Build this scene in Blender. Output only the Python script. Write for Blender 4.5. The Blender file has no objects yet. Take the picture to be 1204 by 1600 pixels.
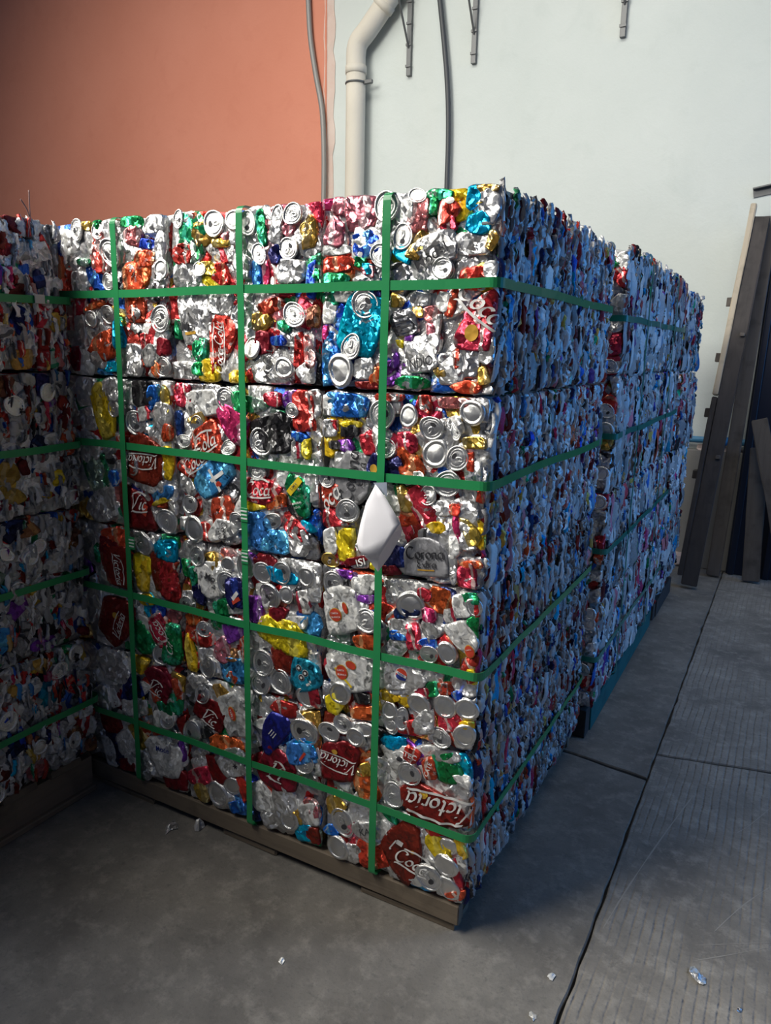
import bpy, bmesh, math, random
import numpy as np
from mathutils import Vector, Matrix

# ------------------------------------------------------------------ camera
SC = bpy.context.scene
COL = SC.collection
CAM_P = np.array([0.5116, -1.3530, 1.3122])
YAW, PITCH, ROLL, FPX = 0.4999, -0.2180, 0.0212, 1152.09
cy_, sy_ = math.cos(YAW), math.sin(YAW)
CF = np.array([-sy_*math.cos(PITCH), cy_*math.cos(PITCH), math.sin(PITCH)])
_r = np.array([cy_, sy_, 0.0]); _u = np.cross(_r, CF)
CR = math.cos(ROLL)*_r + math.sin(ROLL)*_u
CU = -math.sin(ROLL)*_r + math.cos(ROLL)*_u
cam_data = bpy.data.cameras.new('camera')
cam = bpy.data.objects.new('camera', cam_data); COL.objects.link(cam)
cam_data.sensor_fit = 'VERTICAL'; cam_data.sensor_height = 36.0
cam_data.lens = FPX/1600.0*36.0
cam_data.clip_start = 0.02
cam.matrix_world = Matrix(((CR[0], CU[0], -CF[0], CAM_P[0]), (CR[1], CU[1], -CF[1], CAM_P[1]),
                           (CR[2], CU[2], -CF[2], CAM_P[2]), (0, 0, 0, 1)))
SC.camera = cam

def on(x, y, ax, v):
    """point of the plane (axis ax = v) seen at photograph pixel x, y (used once, to survey the place)"""
    d = CF + CR*(x-602)/FPX - CU*(y-800)/FPX
    return CAM_P + d*(v-CAM_P[ax])/d[ax]

# ------------------------------------------------------------------ light
W_ = bpy.data.worlds.new('sky'); SC.world = W_; W_.use_nodes = True
bg = W_.node_tree.nodes['Background']
bg.inputs[0].default_value = (0.34, 0.50, 0.95, 1); bg.inputs[1].default_value = 0.085

def area(name, loc, target, sx, sy, power, color):
    l = bpy.data.lights.new(name, 'AREA'); l.shape = 'RECTANGLE'; l.size = sx; l.size_y = sy
    l.energy = power; l.color = color
    o = bpy.data.objects.new(name, l); COL.objects.link(o)
    o.location = loc
    o.rotation_euler = (Vector(target)-Vector(loc)).to_track_quat('-Z', 'Y').to_euler()
    return o
area('skylight_key', (-2.4, -1.7, 3.7), (-0.5, 0.2, 1.2), 2.4, 2.0, 262, (1.0, 0.96, 0.88))
area('gateway_sky', (4.2, 2.5, 2.3), (0.0, 1.2, 1.2), 1.9, 3.4, 74, (0.065, 0.37, 1.0))
area('skylight_wall', (-1.8, 0.6, 5.0), (-1.8, 3.6, 1.5), 7.0, 1.2, 64, (1.0, 0.96, 0.88)).data.spread = 1.75  # added lamp to brighten the back wall; spread keeps it off the left stack
vs = SC.view_settings
vs.view_transform = 'Standard'; vs.look = 'None'; vs.gamma = 1.0; vs.use_curve_mapping = False
vs.exposure = 0.0

# ------------------------------------------------------------------ helpers
RNG = random.Random(7)
NP = np.random.default_rng(11)

def link(name, data, parent=None, loc=(0, 0, 0)):
    o = bpy.data.objects.new(name, data); COL.objects.link(o)
    o.location = loc
    if parent is not None: o.parent = parent
    return o

def empty(name, loc, label=None, cat=None, group=None):
    o = link(name, None, None, loc); o.empty_display_size = 0.05
    tag(o, label, cat, group)
    return o

def tag(o, label=None, cat=None, group=None, kind=None):
    if label: o['label'] = label
    if cat: o['category'] = cat
    if group: o['group'] = group
    if kind: o['kind'] = kind
    return o

def mesh(name, verts, faces, mat, smooth=True, uv=None, mats=None, fmat=None):
    m = bpy.data.meshes.new(name)
    m.from_pydata([tuple(map(float, v)) for v in verts], [], [tuple(f) for f in faces])
    for mm in (mats or [mat]): m.materials.append(mm)
    if smooth: m.polygons.foreach_set('use_smooth', [True]*len(m.polygons))
    if fmat is not None: m.polygons.foreach_set('material_index', fmat)
    if uv is not None:
        ul = m.uv_layers.new(name='UVMap')
        li = np.empty(len(m.loops), int); m.loops.foreach_get('vertex_index', li)
        ul.data.foreach_set('uv', np.asarray(uv, float)[li].ravel())
    m.update()
    return m

def box_geo(x0, x1, y0, y1, z0, z1):
    v = [(x0,y0,z0),(x1,y0,z0),(x1,y1,z0),(x0,y1,z0),(x0,y0,z1),(x1,y0,z1),(x1,y1,z1),(x0,y1,z1)]
    f = [(0,3,2,1),(4,5,6,7),(0,1,5,4),(1,2,6,5),(2,3,7,6),(3,0,4,7)]
    return v, f

def bevel_mesh(name, verts, faces, mat, bev=0.003, seg=2, jitter=0.0, seed=0, smooth=False):
    bm = bmesh.new()
    vs_ = [bm.verts.new(v) for v in verts]
    for f in faces: bm.faces.new([vs_[i] for i in f])
    if bev > 0: bmesh.ops.bevel(bm, geom=bm.edges[:], offset=bev, segments=seg, affect='EDGES', profile=0.6)
    rr = random.Random(seed)
    if jitter:
        for v in bm.verts: v.co += Vector((rr.uniform(-1,1), rr.uniform(-1,1), rr.uniform(-1,1)))*jitter
    m = bpy.data.meshes.new(name); bm.to_mesh(m); bm.free(); m.materials.append(mat)
    if smooth: m.polygons.foreach_set('use_smooth', [True]*len(m.polygons))
    return m

def box(name, x0, x1, y0, y1, z0, z1, mat, parent=None, bev=0.003, jitter=0.0, origin=None):
    o = origin if origin is not None else (0, 0, 0)
    v, f = box_geo(x0-o[0], x1-o[0], y0-o[1], y1-o[1], z0-o[2], z1-o[2])
    return link(name, bevel_mesh(name, v, f, mat, bev, 2, jitter, int(abs(x0*977+z0*131+y0*57))), parent,
                (0, 0, 0) if parent is not None else o)

def beam(name, p0, p1, w, t, mat, parent=None, up=(0, -1, 0), bev=0.004, off=(0, 0, 0), jitter=0.0015):
    """plank from p0 to p1; width w across, thickness t along 'up'"""
    p0, p1 = Vector(p0), Vector(p1); d = (p1-p0).normalized()
    upv = Vector(up); n = (upv - d*upv.dot(d)).normalized(); s = d.cross(n)
    vs_, fs = [], []
    N = 6
    for k in range(N+1):
        c = p0 + (p1-p0)*(k/N) - Vector(off)
        for a, b in ((-1,-1),(1,-1),(1,1),(-1,1)): vs_.append(c + s*(a*w/2) + n*(b*t/2))
    for k in range(N):
        for q in range(4):
            fs.append((k*4+q, k*4+(q+1)%4, (k+1)*4+(q+1)%4, (k+1)*4+q))
    fs.append((3,2,1,0)); fs.append((N*4, N*4+1, N*4+2, N*4+3))
    bm = bmesh.new(); bv = [bm.verts.new(v) for v in vs_]
    for f in fs: bm.faces.new([bv[i] for i in f])
    bmesh.ops.recalc_face_normals(bm, faces=bm.faces[:])
    sharp = [e for e in bm.edges if len(e.link_faces) == 2 and e.calc_face_angle() > 0.6]
    bmesh.ops.bevel(bm, geom=sharp, offset=bev, segments=2, affect='EDGES')
    rr = random.Random(int((p0.x*31+p0.z*17)*1000))
    for v in bm.verts: v.co += Vector((rr.uniform(-1,1), rr.uniform(-1,1), rr.uniform(-1,1)))*jitter
    m = bpy.data.meshes.new(name); bm.to_mesh(m); bm.free(); m.materials.append(mat)
    return link(name, m, parent, off if parent is None else (0, 0, 0))

def tube_geo(path, rad, n=14, cap=True):
    P = [Vector(p) for p in path]; V, F = [], []
    ref = Vector((0, 1, 0.01))
    for i, p in enumerate(P):
        a = P[max(i-1, 0)]; b = P[min(i+1, len(P)-1)]
        d = (b-a).normalized(); s = d.cross(ref).normalized(); q = s.cross(d)
        r = rad[i] if isinstance(rad, (list, tuple)) else rad
        for k in range(n):
            t = 2*math.pi*k/n; V.append(p + (s*math.cos(t)+q*math.sin(t))*r)
    for i in range(len(P)-1):
        for k in range(n): F.append((i*n+k, i*n+(k+1)%n, (i+1)*n+(k+1)%n, (i+1)*n+k))
    if cap: F.append(tuple(range(n))[::-1]); F.append(tuple(range((len(P)-1)*n, len(P)*n)))
    return V, F

def tube(name, path, rad, mat, parent=None, n=14, off=(0, 0, 0)):
    V, F = tube_geo([Vector(p)-Vector(off) for p in path], rad, n)
    return link(name, mesh(name, V, F, mat), parent, off if parent is None else (0, 0, 0))

def smooth_path(pts, per=6):
    P = [Vector(p) for p in pts]; out = []
    for i in range(len(P)-1):
        p0 = P[max(i-1, 0)]; p1 = P[i]; p2 = P[i+1]; p3 = P[min(i+2, len(P)-1)]
        for k in range(per):
            t = k/per
            out.append(0.5*((2*p1)+(p2-p0)*t+(2*p0-5*p1+4*p2-p3)*t*t+(3*p1-p0-3*p2+p3)*t**3))
    out.append(P[-1]); return out

# ------------------------------------------------------------------ materials
class NT:
    def __init__(s, name):
        s.m = bpy.data.materials.new(name); s.m.use_nodes = True
        s.t = s.m.node_tree; s.n = s.t.nodes; s.n.clear()
        s.out = s.n.new('ShaderNodeOutputMaterial'); s.b = s.n.new('ShaderNodeBsdfPrincipled')
        s.t.links.new(s.b.outputs[0], s.out.inputs[0])
    def new(s, kind, **kw):
        n = s.n.new(kind)
        for k, v in kw.items():
            if k.startswith('i_'):
                key = k[2:]; n.inputs[int(key) if key.isdigit() else key.replace('_', ' ')].default_value = v
            else: setattr(n, k, v)
        return n
    def ln(s, a, b): s.t.links.new(a, b)
    def math(s, op, a, b=None, c=None, clamp=False):
        n = s.n.new('ShaderNodeMath'); n.operation = op; n.use_clamp = clamp
        for i, x in enumerate((a, b, c)):
            if x is None: continue
            if isinstance(x, (int, float)): n.inputs[i].default_value = x
            else: s.ln(x, n.inputs[i])
        return n.outputs[0]
    def mix(s, fac, a, b, mode='MIX'):
        n = s.n.new('ShaderNodeMix'); n.data_type = 'RGBA'; n.blend_type = mode
        for k, x in (('Factor', fac), ('A', a), ('B', b)):
            ins = [i for i in n.inputs if i.name == k and (i.type == ('VALUE' if k == 'Factor' else 'RGBA'))][0]
            if isinstance(x, (int, float)): ins.default_value = x
            elif isinstance(x, tuple): ins.default_value = (*x, 1) if len(x) == 3 else x
            else: s.ln(x, ins)
        return [o for o in n.outputs if o.type == 'RGBA'][0]
    def ramp(s, fac, stops, interp='LINEAR'):
        n = s.n.new('ShaderNodeValToRGB'); r = n.color_ramp; r.interpolation = interp
        while len(r.elements) > 1: r.elements.remove(r.elements[-1])
        r.elements[0].position = stops[0][0]; r.elements[0].color = (*stops[0][1], 1)
        for p, c in stops[1:]:
            e = r.elements.new(p); e.color = (*c, 1)
        s.ln(fac, n.inputs[0]); return n.outputs[0]
    def noise(s, vec, scale, detail=3, rough=0.55, dist=0.0):
        n = s.new('ShaderNodeTexNoise'); n.inputs['Scale'].default_value = scale
        n.inputs['Detail'].default_value = detail; n.inputs['Roughness'].default_value = rough
        n.inputs['Distortion'].default_value = dist
        if vec is not None: s.ln(vec, n.inputs['Vector'])
        return n
    def voro(s, vec, scale, feature='F1'):
        n = s.new('ShaderNodeTexVoronoi'); n.feature = feature; n.inputs['Scale'].default_value = scale
        if vec is not None: s.ln(vec, n.inputs['Vector'])
        return n
    def bump(s, height, strength, dist, prev=None):
        n = s.new('ShaderNodeBump'); n.inputs['Strength'].default_value = strength; n.inputs['Distance'].default_value = dist
        s.ln(height, n.inputs['Height'])
        if prev is not None: s.ln(prev, n.inputs['Normal'])
        return n.outputs[0]
    def set(s, **kw):
        for k, v in kw.items():
            ins = s.b.inputs[k.replace('_', ' ')]
            if isinstance(v, (int, float)): ins.default_value = v
            elif isinstance(v, tuple): ins.default_value = (*v, 1) if len(v) == 3 else v
            else: s.ln(v, ins)

def obj_coord(t, jitter=True):
    tc = t.new('ShaderNodeTexCoord')
    if not jitter: return tc.outputs['Object']
    oi = t.new('ShaderNodeObjectInfo')
    vm = t.new('ShaderNodeVectorMath'); vm.operation = 'MULTIPLY_ADD'
    cb = t.new('ShaderNodeCombineXYZ')
    t.ln(oi.outputs['Random'], cb.inputs[0]); t.ln(oi.outputs['Random'], cb.inputs[1]); t.ln(oi.outputs['Random'], cb.inputs[2])
    t.ln(cb.outputs[0], vm.inputs[0]); vm.inputs[1].default_value = (7.3, 13.1, 9.7)
    t.ln(tc.outputs['Object'], vm.inputs[2])
    return vm.outputs[0]

def foil_bump(t, co, k=1.0):
    """crumpled foil: every facet leans its own way, creases between facets are sharp"""
    n0 = t.noise(co, 30, 2, 0.5)
    vm = t.new('ShaderNodeVectorMath'); vm.operation = 'MULTIPLY_ADD'
    t.ln(n0.outputs['Color'], vm.inputs[0]); vm.inputs[1].default_value = (0.030, 0.030, 0.030); t.ln(co, vm.inputs[2])
    geo = t.new('ShaderNodeNewGeometry'); cur = geo.outputs['Normal']
    for sc, st in ((62, 0.50*k), (150, 0.34*k)):
        v = t.voro(vm.outputs[0], sc)
        c = t.new('ShaderNodeVectorMath'); c.operation = 'MULTIPLY_ADD'
        t.ln(v.outputs['Color'], c.inputs[0]); c.inputs[1].default_value = (2*st,)*3; c.inputs[2].default_value = (-st,)*3
        a = t.new('ShaderNodeVectorMath'); a.operation = 'ADD'; t.ln(cur, a.inputs[0]); t.ln(c.outputs[0], a.inputs[1]); cur = a.outputs[0]
    nn = t.new('ShaderNodeVectorMath'); nn.operation = 'NORMALIZE'; t.ln(cur, nn.inputs[0])
    v1 = t.voro(vm.outputs[0], 42)
    return t.bump(v1.outputs['Distance'], 0.20*k, 0.010, nn.outputs[0])

SILVER = (0.80, 0.80, 0.79)
def can_material(name, base, accent=None, wear=0.60, metallic=0.65, rough=0.34, stripe=0.5, crumple=0.85):
    t = NT(name); co = obj_coord(t)
    oi = t.new('ShaderNodeObjectInfo'); uvn = t.new('ShaderNodeUVMap'); sep = t.new('ShaderNodeSeparateXYZ')
    t.ln(uvn.outputs[0], sep.inputs[0])
    col = base
    if accent is not None:
        # printed bands across the can
        ph = t.math('MULTIPLY', oi.outputs['Random'], 17.0)
        nz = t.noise(co, 26, 2)
        w = t.math('SINE', t.math('ADD', t.math('MULTIPLY', sep.outputs[0], 4.2), t.math('ADD', ph, t.math('MULTIPLY', nz.outputs[0], 4.0))))
        msk = t.math('GREATER_THAN', w, stripe)
        col = t.mix(msk, base, accent)
    n1 = t.noise(co, 30, 4, 0.62, 0.6)
    rub = t.math('MULTIPLY', t.math('SUBTRACT', n1.outputs[0], wear), 14.0, clamp=True)
    col = t.mix(rub, col, SILVER)
    # slight shade variation of the ink from can to can
    hv = t.new('ShaderNodeHueSaturation')
    t.ln(t.math('ADD', t.math('MULTIPLY', t.math('FRACT', t.math('MULTIPLY', oi.outputs['Random'], 37.0)), 0.35), 0.80), hv.inputs['Value'])
    t.ln(t.math('ADD', t.math('MULTIPLY', t.math('FRACT', t.math('MULTIPLY', oi.outputs['Random'], 91.0)), 0.03), 0.485), hv.inputs['Hue'])
    if isinstance(col, tuple): hv.inputs['Color'].default_value = (*col, 1)
    else: t.ln(col, hv.inputs['Color'])
    t.set(Base_Color=hv.outputs[0], Metallic=t.math('ADD', t.math('MULTIPLY', rub, 0.3), metallic, clamp=True), Roughness=rough)
    t.set(Normal=foil_bump(t, co, crumple))
    return t.m

CM = {
 's':  can_material('can_bare_silver', (0.82, 0.82, 0.81), (0.68, 0.68, 0.69), 0.9, 0.80, 0.40, 0.75),
 'w':  can_material('can_white_print', (0.78, 0.78, 0.75), (0.70, 0.71, 0.70), 0.66, 0.35, 0.38, 0.7, 0.7),
 'wr': can_material('can_white_red_print', (0.76, 0.75, 0.73), (0.62, 0.05, 0.05), 0.66, 0.45, 0.36, 0.62),
 'sd': can_material('can_grey_silver', (0.50, 0.50, 0.52), (0.12, 0.12, 0.13), 0.62, 0.85, 0.30, 0.75),
 'r':  can_material('can_red_print', (0.62, 0.040, 0.038), (0.80, 0.55, 0.50), 0.60, 0.55, 0.32, 0.90),
 'o':  can_material('can_orange_red_print', (0.78, 0.095, 0.035), (0.80, 0.30, 0.15), 0.60, 0.55, 0.32, 0.86),
 'd':  can_material('can_dark_red_print', (0.20, 0.011, 0.013), (0.25, 0.014, 0.014), 0.70, 0.40, 0.32, 0.6, 0.55),
 'k':  can_material('can_pink_red_print', (0.72, 0.22, 0.24), (0.80, 0.50, 0.50), 0.60, 0.70, 0.34, 0.6),
 'm':  can_material('can_magenta_print', (0.66, 0.04, 0.16), (0.80, 0.35, 0.45), 0.62, 0.60, 0.32, 0.8),
 'b':  can_material('can_blue_print', (0.02, 0.12, 0.62), (0.10, 0.35, 0.80), 0.59, 0.60, 0.30, 0.75),
 'lb': can_material('can_light_blue_print', (0.05, 0.25, 0.62), (0.12, 0.45, 0.80), 0.66, 0.50, 0.34, 0.6),
 'n':  can_material('can_navy_print', (0.015, 0.02, 0.10), (0.02, 0.05, 0.25), 0.66, 0.45, 0.32, 0.6),
 'u':  can_material('can_deep_blue_print', (0.018, 0.035, 0.24), (0.02, 0.045, 0.30), 0.72, 0.40, 0.34, 0.6, 0.5),
 'c':  can_material('can_cyan_print', (0.0, 0.42, 0.75), (0.0, 0.55, 0.85), 0.62, 0.62, 0.28, 0.8),
 't':  can_material('can_teal_print', (0.01, 0.22, 0.40), (0.02, 0.28, 0.45), 0.72, 0.40, 0.36, 0.7),
 'g':  can_material('can_green_print', (0.015, 0.32, 0.10), (0.05, 0.55, 0.30), 0.61, 0.62, 0.30, 0.75),
 'gs': can_material('can_silver_green_print', (0.45, 0.62, 0.52), (0.05, 0.36, 0.16), 0.60, 0.75, 0.30, 0.6),
 'y':  can_material('can_yellow_print', (0.88, 0.62, 0.02), (0.90, 0.70, 0.10), 0.66, 0.45, 0.34, 0.7),
 'au': can_material('can_gold_print', (0.80, 0.50, 0.10), (0.85, 0.62, 0.25), 0.66, 0.85, 0.28, 0.6),
 'br': can_material('can_brown_print', (0.30, 0.12, 0.06), (0.5, 0.25, 0.1), 0.62, 0.55, 0.34, 0.6),
 'bk': can_material('can_black_print', (0.025, 0.024, 0.027), (0.10, 0.10, 0.10), 0.64, 0.45, 0.30, 0.8),
 'gy': can_material('can_grey_label', (0.30, 0.30, 0.315), (0.34, 0.34, 0.35), 0.80, 0.35, 0.42, 0.7, 0.35),
 'p':  can_material('can_purple_print', (0.22, 0.05, 0.42), (0.45, 0.25, 0.60), 0.62, 0.55, 0.32, 0.75),
}
EDGE = {}
def edge_shade_material(code):
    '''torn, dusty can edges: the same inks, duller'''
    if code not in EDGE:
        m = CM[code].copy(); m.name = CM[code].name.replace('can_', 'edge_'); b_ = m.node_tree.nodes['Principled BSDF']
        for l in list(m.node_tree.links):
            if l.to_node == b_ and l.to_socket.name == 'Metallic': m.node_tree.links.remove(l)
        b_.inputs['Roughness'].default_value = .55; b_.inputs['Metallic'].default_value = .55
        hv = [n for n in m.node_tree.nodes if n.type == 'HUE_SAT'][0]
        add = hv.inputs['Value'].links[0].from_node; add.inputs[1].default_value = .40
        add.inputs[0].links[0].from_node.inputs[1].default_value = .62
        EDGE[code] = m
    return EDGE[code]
def lid_material():
    t = NT('can_end_aluminium'); co = obj_coord(t); n = t.noise(co, 60, 3)
    t.set(Base_Color=(0.82, 0.82, 0.80), Metallic=0.95, Roughness=t.math('ADD', t.math('MULTIPLY', n.outputs[0], 0.22), 0.14))
    v = t.voro(co, 60)
    t.set(Normal=t.bump(v.outputs['Distance'], 0.25, 0.006)); return t.m
M_LID = lid_material()
def flat(name, col, rough=0.5, metallic=0.0, spec=0.5):
    t = NT(name); t.set(Base_Color=col, Roughness=rough, Metallic=metallic); return t.m
M_MOUTH_SHADE = flat('can_mouth_dark', (0.03, 0.03, 0.035), 0.6)
M_GOLDLID = flat('can_end_gold', (0.80, 0.52, 0.14), 0.28, 1.0)
M_INK_W = flat('ink_white', (0.80, 0.79, 0.76), 0.45, 0.2)
M_INK_K = flat('ink_black', (0.03, 0.03, 0.035), 0.5)
M_INK_R = flat('ink_red', (0.58, 0.06, 0.03), 0.42, 0.2)
M_INK_N = flat('ink_navy', (0.02, 0.04, 0.25), 0.42, 0.2)
M_INK_AU = flat('ink_gold', (0.75, 0.42, 0.06), 0.4, 0.4)
M_INK_Y = flat('ink_yellow', (0.85, 0.62, 0.03), 0.42, 0.2)
INK = {'w': M_INK_W, 'k': M_INK_K, 'r': M_INK_R, 'n': M_INK_N, 'au': M_INK_AU, 'y': M_INK_Y}

def core_material(name, sx, sz):
    t = NT(name); co = obj_coord(t)
    mp = t.new('ShaderNodeMapping'); t.ln(co, mp.inputs[0]); mp.inputs['Scale'].default_value = (sx, sx, sz)
    nz = t.noise(mp.outputs[0], 1.3, 3)
    vm = t.new('ShaderNodeVectorMath'); vm.operation = 'MULTIPLY_ADD'
    t.ln(nz.outputs['Color'], vm.inputs[0]); vm.inputs[1].default_value = (1.1, 1.1, 1.1); t.ln(mp.outputs[0], vm.inputs[2])
    v = t.voro(vm.outputs[0], 1.0); sp = t.new('ShaderNodeSeparateColor'); t.ln(v.outputs['Color'], sp.inputs[0])
    S = (0.62, 0.62, 0.62)
    c = t.ramp(sp.outputs[0], [(0, S), (0.30, (0.45, 0.45, 0.46)), (0.55, (0.55, 0.04, 0.04)), (0.66, S), (0.78, (0.03, 0.12, 0.5)),
                               (0.83, (0.28, 0.02, 0.02)), (0.88, (0.55, 0.35, 0.05)), (0.92, (0.03, 0.3, 0.12)), (0.95, (0.02, 0.02, 0.03))], 'CONSTANT')
    t.set(Base_Color=c, Metallic=0.7, Roughness=0.38)
    t.set(Normal=t.bump(v.outputs['Distance'], 0.8, 0.012)); return t.m
M_CORE = core_material('pressed_can_core', 38, 30)

def strap_material(name, c1):
    t = NT(name); co = obj_coord(t, False); n = t.noise(co, 12, 3)
    col = t.mix(n.outputs[0], c1, tuple(min(1, x*1.3+0.005) for x in c1))
    t.set(Base_Color=col, Roughness=0.30)
    v = t.noise(co, 160, 2); t.set(Normal=t.bump(v.outputs[0], 0.08, 0.002)); return t.m
M_STRAP = strap_material('strap_green', (0.017, 0.215, 0.070))
M_STRAP_T = strap_material('strap_teal', (0.008, 0.17, 0.13))
M_SEAL = flat('strap_crimp', (0.55, 0.62, 0.58), 0.35)

def wood(name, c1, c2, scale=1.0, axis=0):
    t = NT(name); co = obj_coord(t)
    mp = t.new('ShaderNodeMapping'); t.ln(co, mp.inputs[0])
    sc = [38*scale]*3; sc[axis] = 3.0*scale; mp.inputs['Scale'].default_value = sc
    n = t.noise(mp.outputs[0], 1.0, 5, 0.6, 0.8); n2 = t.noise(co, 9, 4)
    c = t.mix(n.outputs[0], c1, c2)
    st = t.math('MULTIPLY', t.math('SUBTRACT', n2.outputs[0], 0.52), 5.0, clamp=True)
    c = t.mix(t.math('MULTIPLY', st, 0.55), c, tuple(x*0.4 for x in c1))
    t.set(Base_Color=c, Roughness=0.8); t.set(Normal=t.bump(n.outputs[0], 0.5, 0.003)); return t.m
M_WOOD = wood('pallet_wood', (0.12, 0.093, 0.066), (0.215, 0.17, 0.12), 1.0, 0)
M_WOOD_Y = wood('pallet_wood_along', (0.16, 0.12, 0.085), (0.27, 0.21, 0.15), 1.0, 1)
M_WOOD_D = wood('old_dark_timber', (0.030, 0.027, 0.028), (0.075, 0.066, 0.062), 1.0, 2)
M_WOOD_G = wood('weathered_grey_timber', (0.075, 0.066, 0.060), (0.15, 0.132, 0.118), 1.0, 2)
M_WOOD_P = wood('pale_timber', (0.42, 0.36, 0.27), (0.55, 0.48, 0.37), 1.0, 2)
M_TEAL = wood('teal_painted_wood', (0.005, 0.11, 0.11), (0.01, 0.17, 0.16), 1.0, 1)

def wall_mat(name, c1, c2, stain, ks=1.0):
    t = NT(name); tc = t.new('ShaderNodeTexCoord'); co = tc.outputs['Object']
    n = t.noise(co, 1.1, 6, 0.6); n2 = t.noise(co, 6, 5, 0.65, 0.4); n3 = t.noise(co, 60, 4, 0.6)
    c = t.mix(t.math('MULTIPLY', t.math('SUBTRACT', n.outputs[0], 0.3), 2.2, clamp=True), c1, c2)
    s = t.math('MULTIPLY', t.math('SUBTRACT', n2.outputs[0], 0.54), 4.0, clamp=True)
    c = t.mix(t.math('MULTIPLY', s, 0.32*ks), c, stain)
    t.set(Base_Color=c, Roughness=0.85)
    b = t.bump(n2.outputs[0], 0.12, 0.03); b = t.bump(n3.outputs[0], 0.15, 0.006, b)
    t.set(Normal=b); return t.m
M_TERRA = wall_mat('terracotta_plaster', (0.59, 0.222, 0.142), (0.64, 0.255, 0.170), (0.51, 0.17, 0.105))
M_GREYW = wall_mat('pale_grey_plaster', (0.55, 0.60, 0.575), (0.62, 0.665, 0.64), (0.47, 0.53, 0.50))
M_RENDER = wall_mat('bare_render', (0.20, 0.195, 0.18), (0.28, 0.27, 0.25), (0.13, 0.125, 0.115))
M_RAW = wall_mat('raw_plaster_edge', (0.60, 0.42, 0.35), (0.66, 0.60, 0.55), (0.55, 0.25, 0.18))

def concrete(name, ridges):
    t = NT(name); tc = t.new('ShaderNodeTexCoord'); co = tc.outputs['Object']
    n = t.noise(co, 3.0, 7, 0.66); n2 = t.noise(co, 17, 6, 0.7); n3 = t.noise(co, 150, 3, 0.6); n4 = t.noise(co, 1.3, 5, 0.62, 0.6)
    n5 = t.noise(co, 46, 4, 0.7)
    k = 2.2 if ridges else 1.75
    A = lambda r_, g_, b_: (r_*k, (g_*.9+r_*.1)*k, (b_*.9+r_*.1)*k)
    c = t.mix(t.math('MULTIPLY', t.math('SUBTRACT', n.outputs[0], 0.34), 3.0, clamp=True), A(0.066, 0.060, 0.052), A(0.150, 0.138, 0.118))
    s = t.math('MULTIPLY', t.math('SUBTRACT', n4.outputs[0], 0.50), 6.0, clamp=True)
    c = t.mix(t.math('MULTIPLY', s, 0.5), c, A(0.052, 0.049, 0.046))
    c = t.mix(t.math('MULTIPLY', t.math('SUBTRACT', n2.outputs[0], 0.50), 2.6, clamp=True), c, A(0.215, 0.198, 0.168))
    c = t.mix(t.math('MULTIPLY', t.math('SUBTRACT', n5.outputs[0], 0.56), 3.5, clamp=True), c, A(0.052, 0.050, 0.046))
    c = t.mix(t.math('MULTIPLY', t.math('SUBTRACT', n3.outputs[0], 0.55), 2.2, clamp=True), c, A(0.060, 0.057, 0.052))
    b = None
    if ridges:
        sp = t.new('ShaderNodeSeparateXYZ'); t.ln(co, sp.inputs[0])
        wob = t.noise(co, 5, 2)
        w = t.math('SINE', t.math('ADD', t.math('MULTIPLY', sp.outputs[0], 2*math.pi/0.022), t.math('MULTIPLY', wob.outputs[0], 4.5)))
        w = t.math('POWER', t.math('MULTIPLY', t.math('ADD', w, 1.0), 0.5), 7.0)
        fade = t.math('MULTIPLY', t.math('MULTIPLY', t.math('SUBTRACT', n.outputs[0], 0.40), 5.0, clamp=True), t.math('MULTIPLY', t.math('SUBTRACT', n5.outputs[0], 0.30), 3.0, clamp=True))
        g = t.math('MULTIPLY', w, fade)
        c = t.mix(t.math('MULTIPLY', g, 0.36), c, (0.07, 0.047, 0.042))
        b = t.bump(t.math('MULTIPLY', g, -1.0), 0.8, 0.004)
    b = t.bump(n2.outputs[0], 0.35, 0.01, b); b = t.bump(n3.outputs[0], 0.35, 0.002, b)
    t.set(Base_Color=c, Roughness=0.74, Normal=b); return t.m
M_CONC = concrete('smooth_concrete', False)
M_CONC_R = concrete('broomed_concrete', True)
M_JOINT = flat('joint_dirt', (0.035, 0.033, 0.03), 0.95)
M_SCUFF = flat('scuffed_concrete', (0.34, 0.32, 0.285), 0.8)
M_PVC = wall_mat('pvc_pipe', (0.60, 0.56, 0.47), (0.66, 0.62, 0.53), (0.48, 0.44, 0.36), 0.6)
M_STEEL = flat('galvanised_steel', (0.15, 0.155, 0.155), 0.5, 0.6)
M_CABLE = flat('black_cable', (0.05, 0.055, 0.06), 0.5)
M_COND = flat('grey_conduit', (0.27, 0.26, 0.25), 0.5, 0.2)
M_BLUEP = flat('blue_water_pipe', (0.06, 0.24, 0.42), 0.4)
M_NAVY = flat('navy_painted_sheet', (0.007, 0.011, 0.026), 0.42, 0.1)
M_PAPER = flat('white_paper', (0.90, 0.89, 0.93), 0.8)
M_TAPE = flat('grey_clear_tape', (0.30, 0.34, 0.42), 0.22)
M_TWIG = flat('dry_wire', (0.18, 0.10, 0.09), 0.7)

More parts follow.
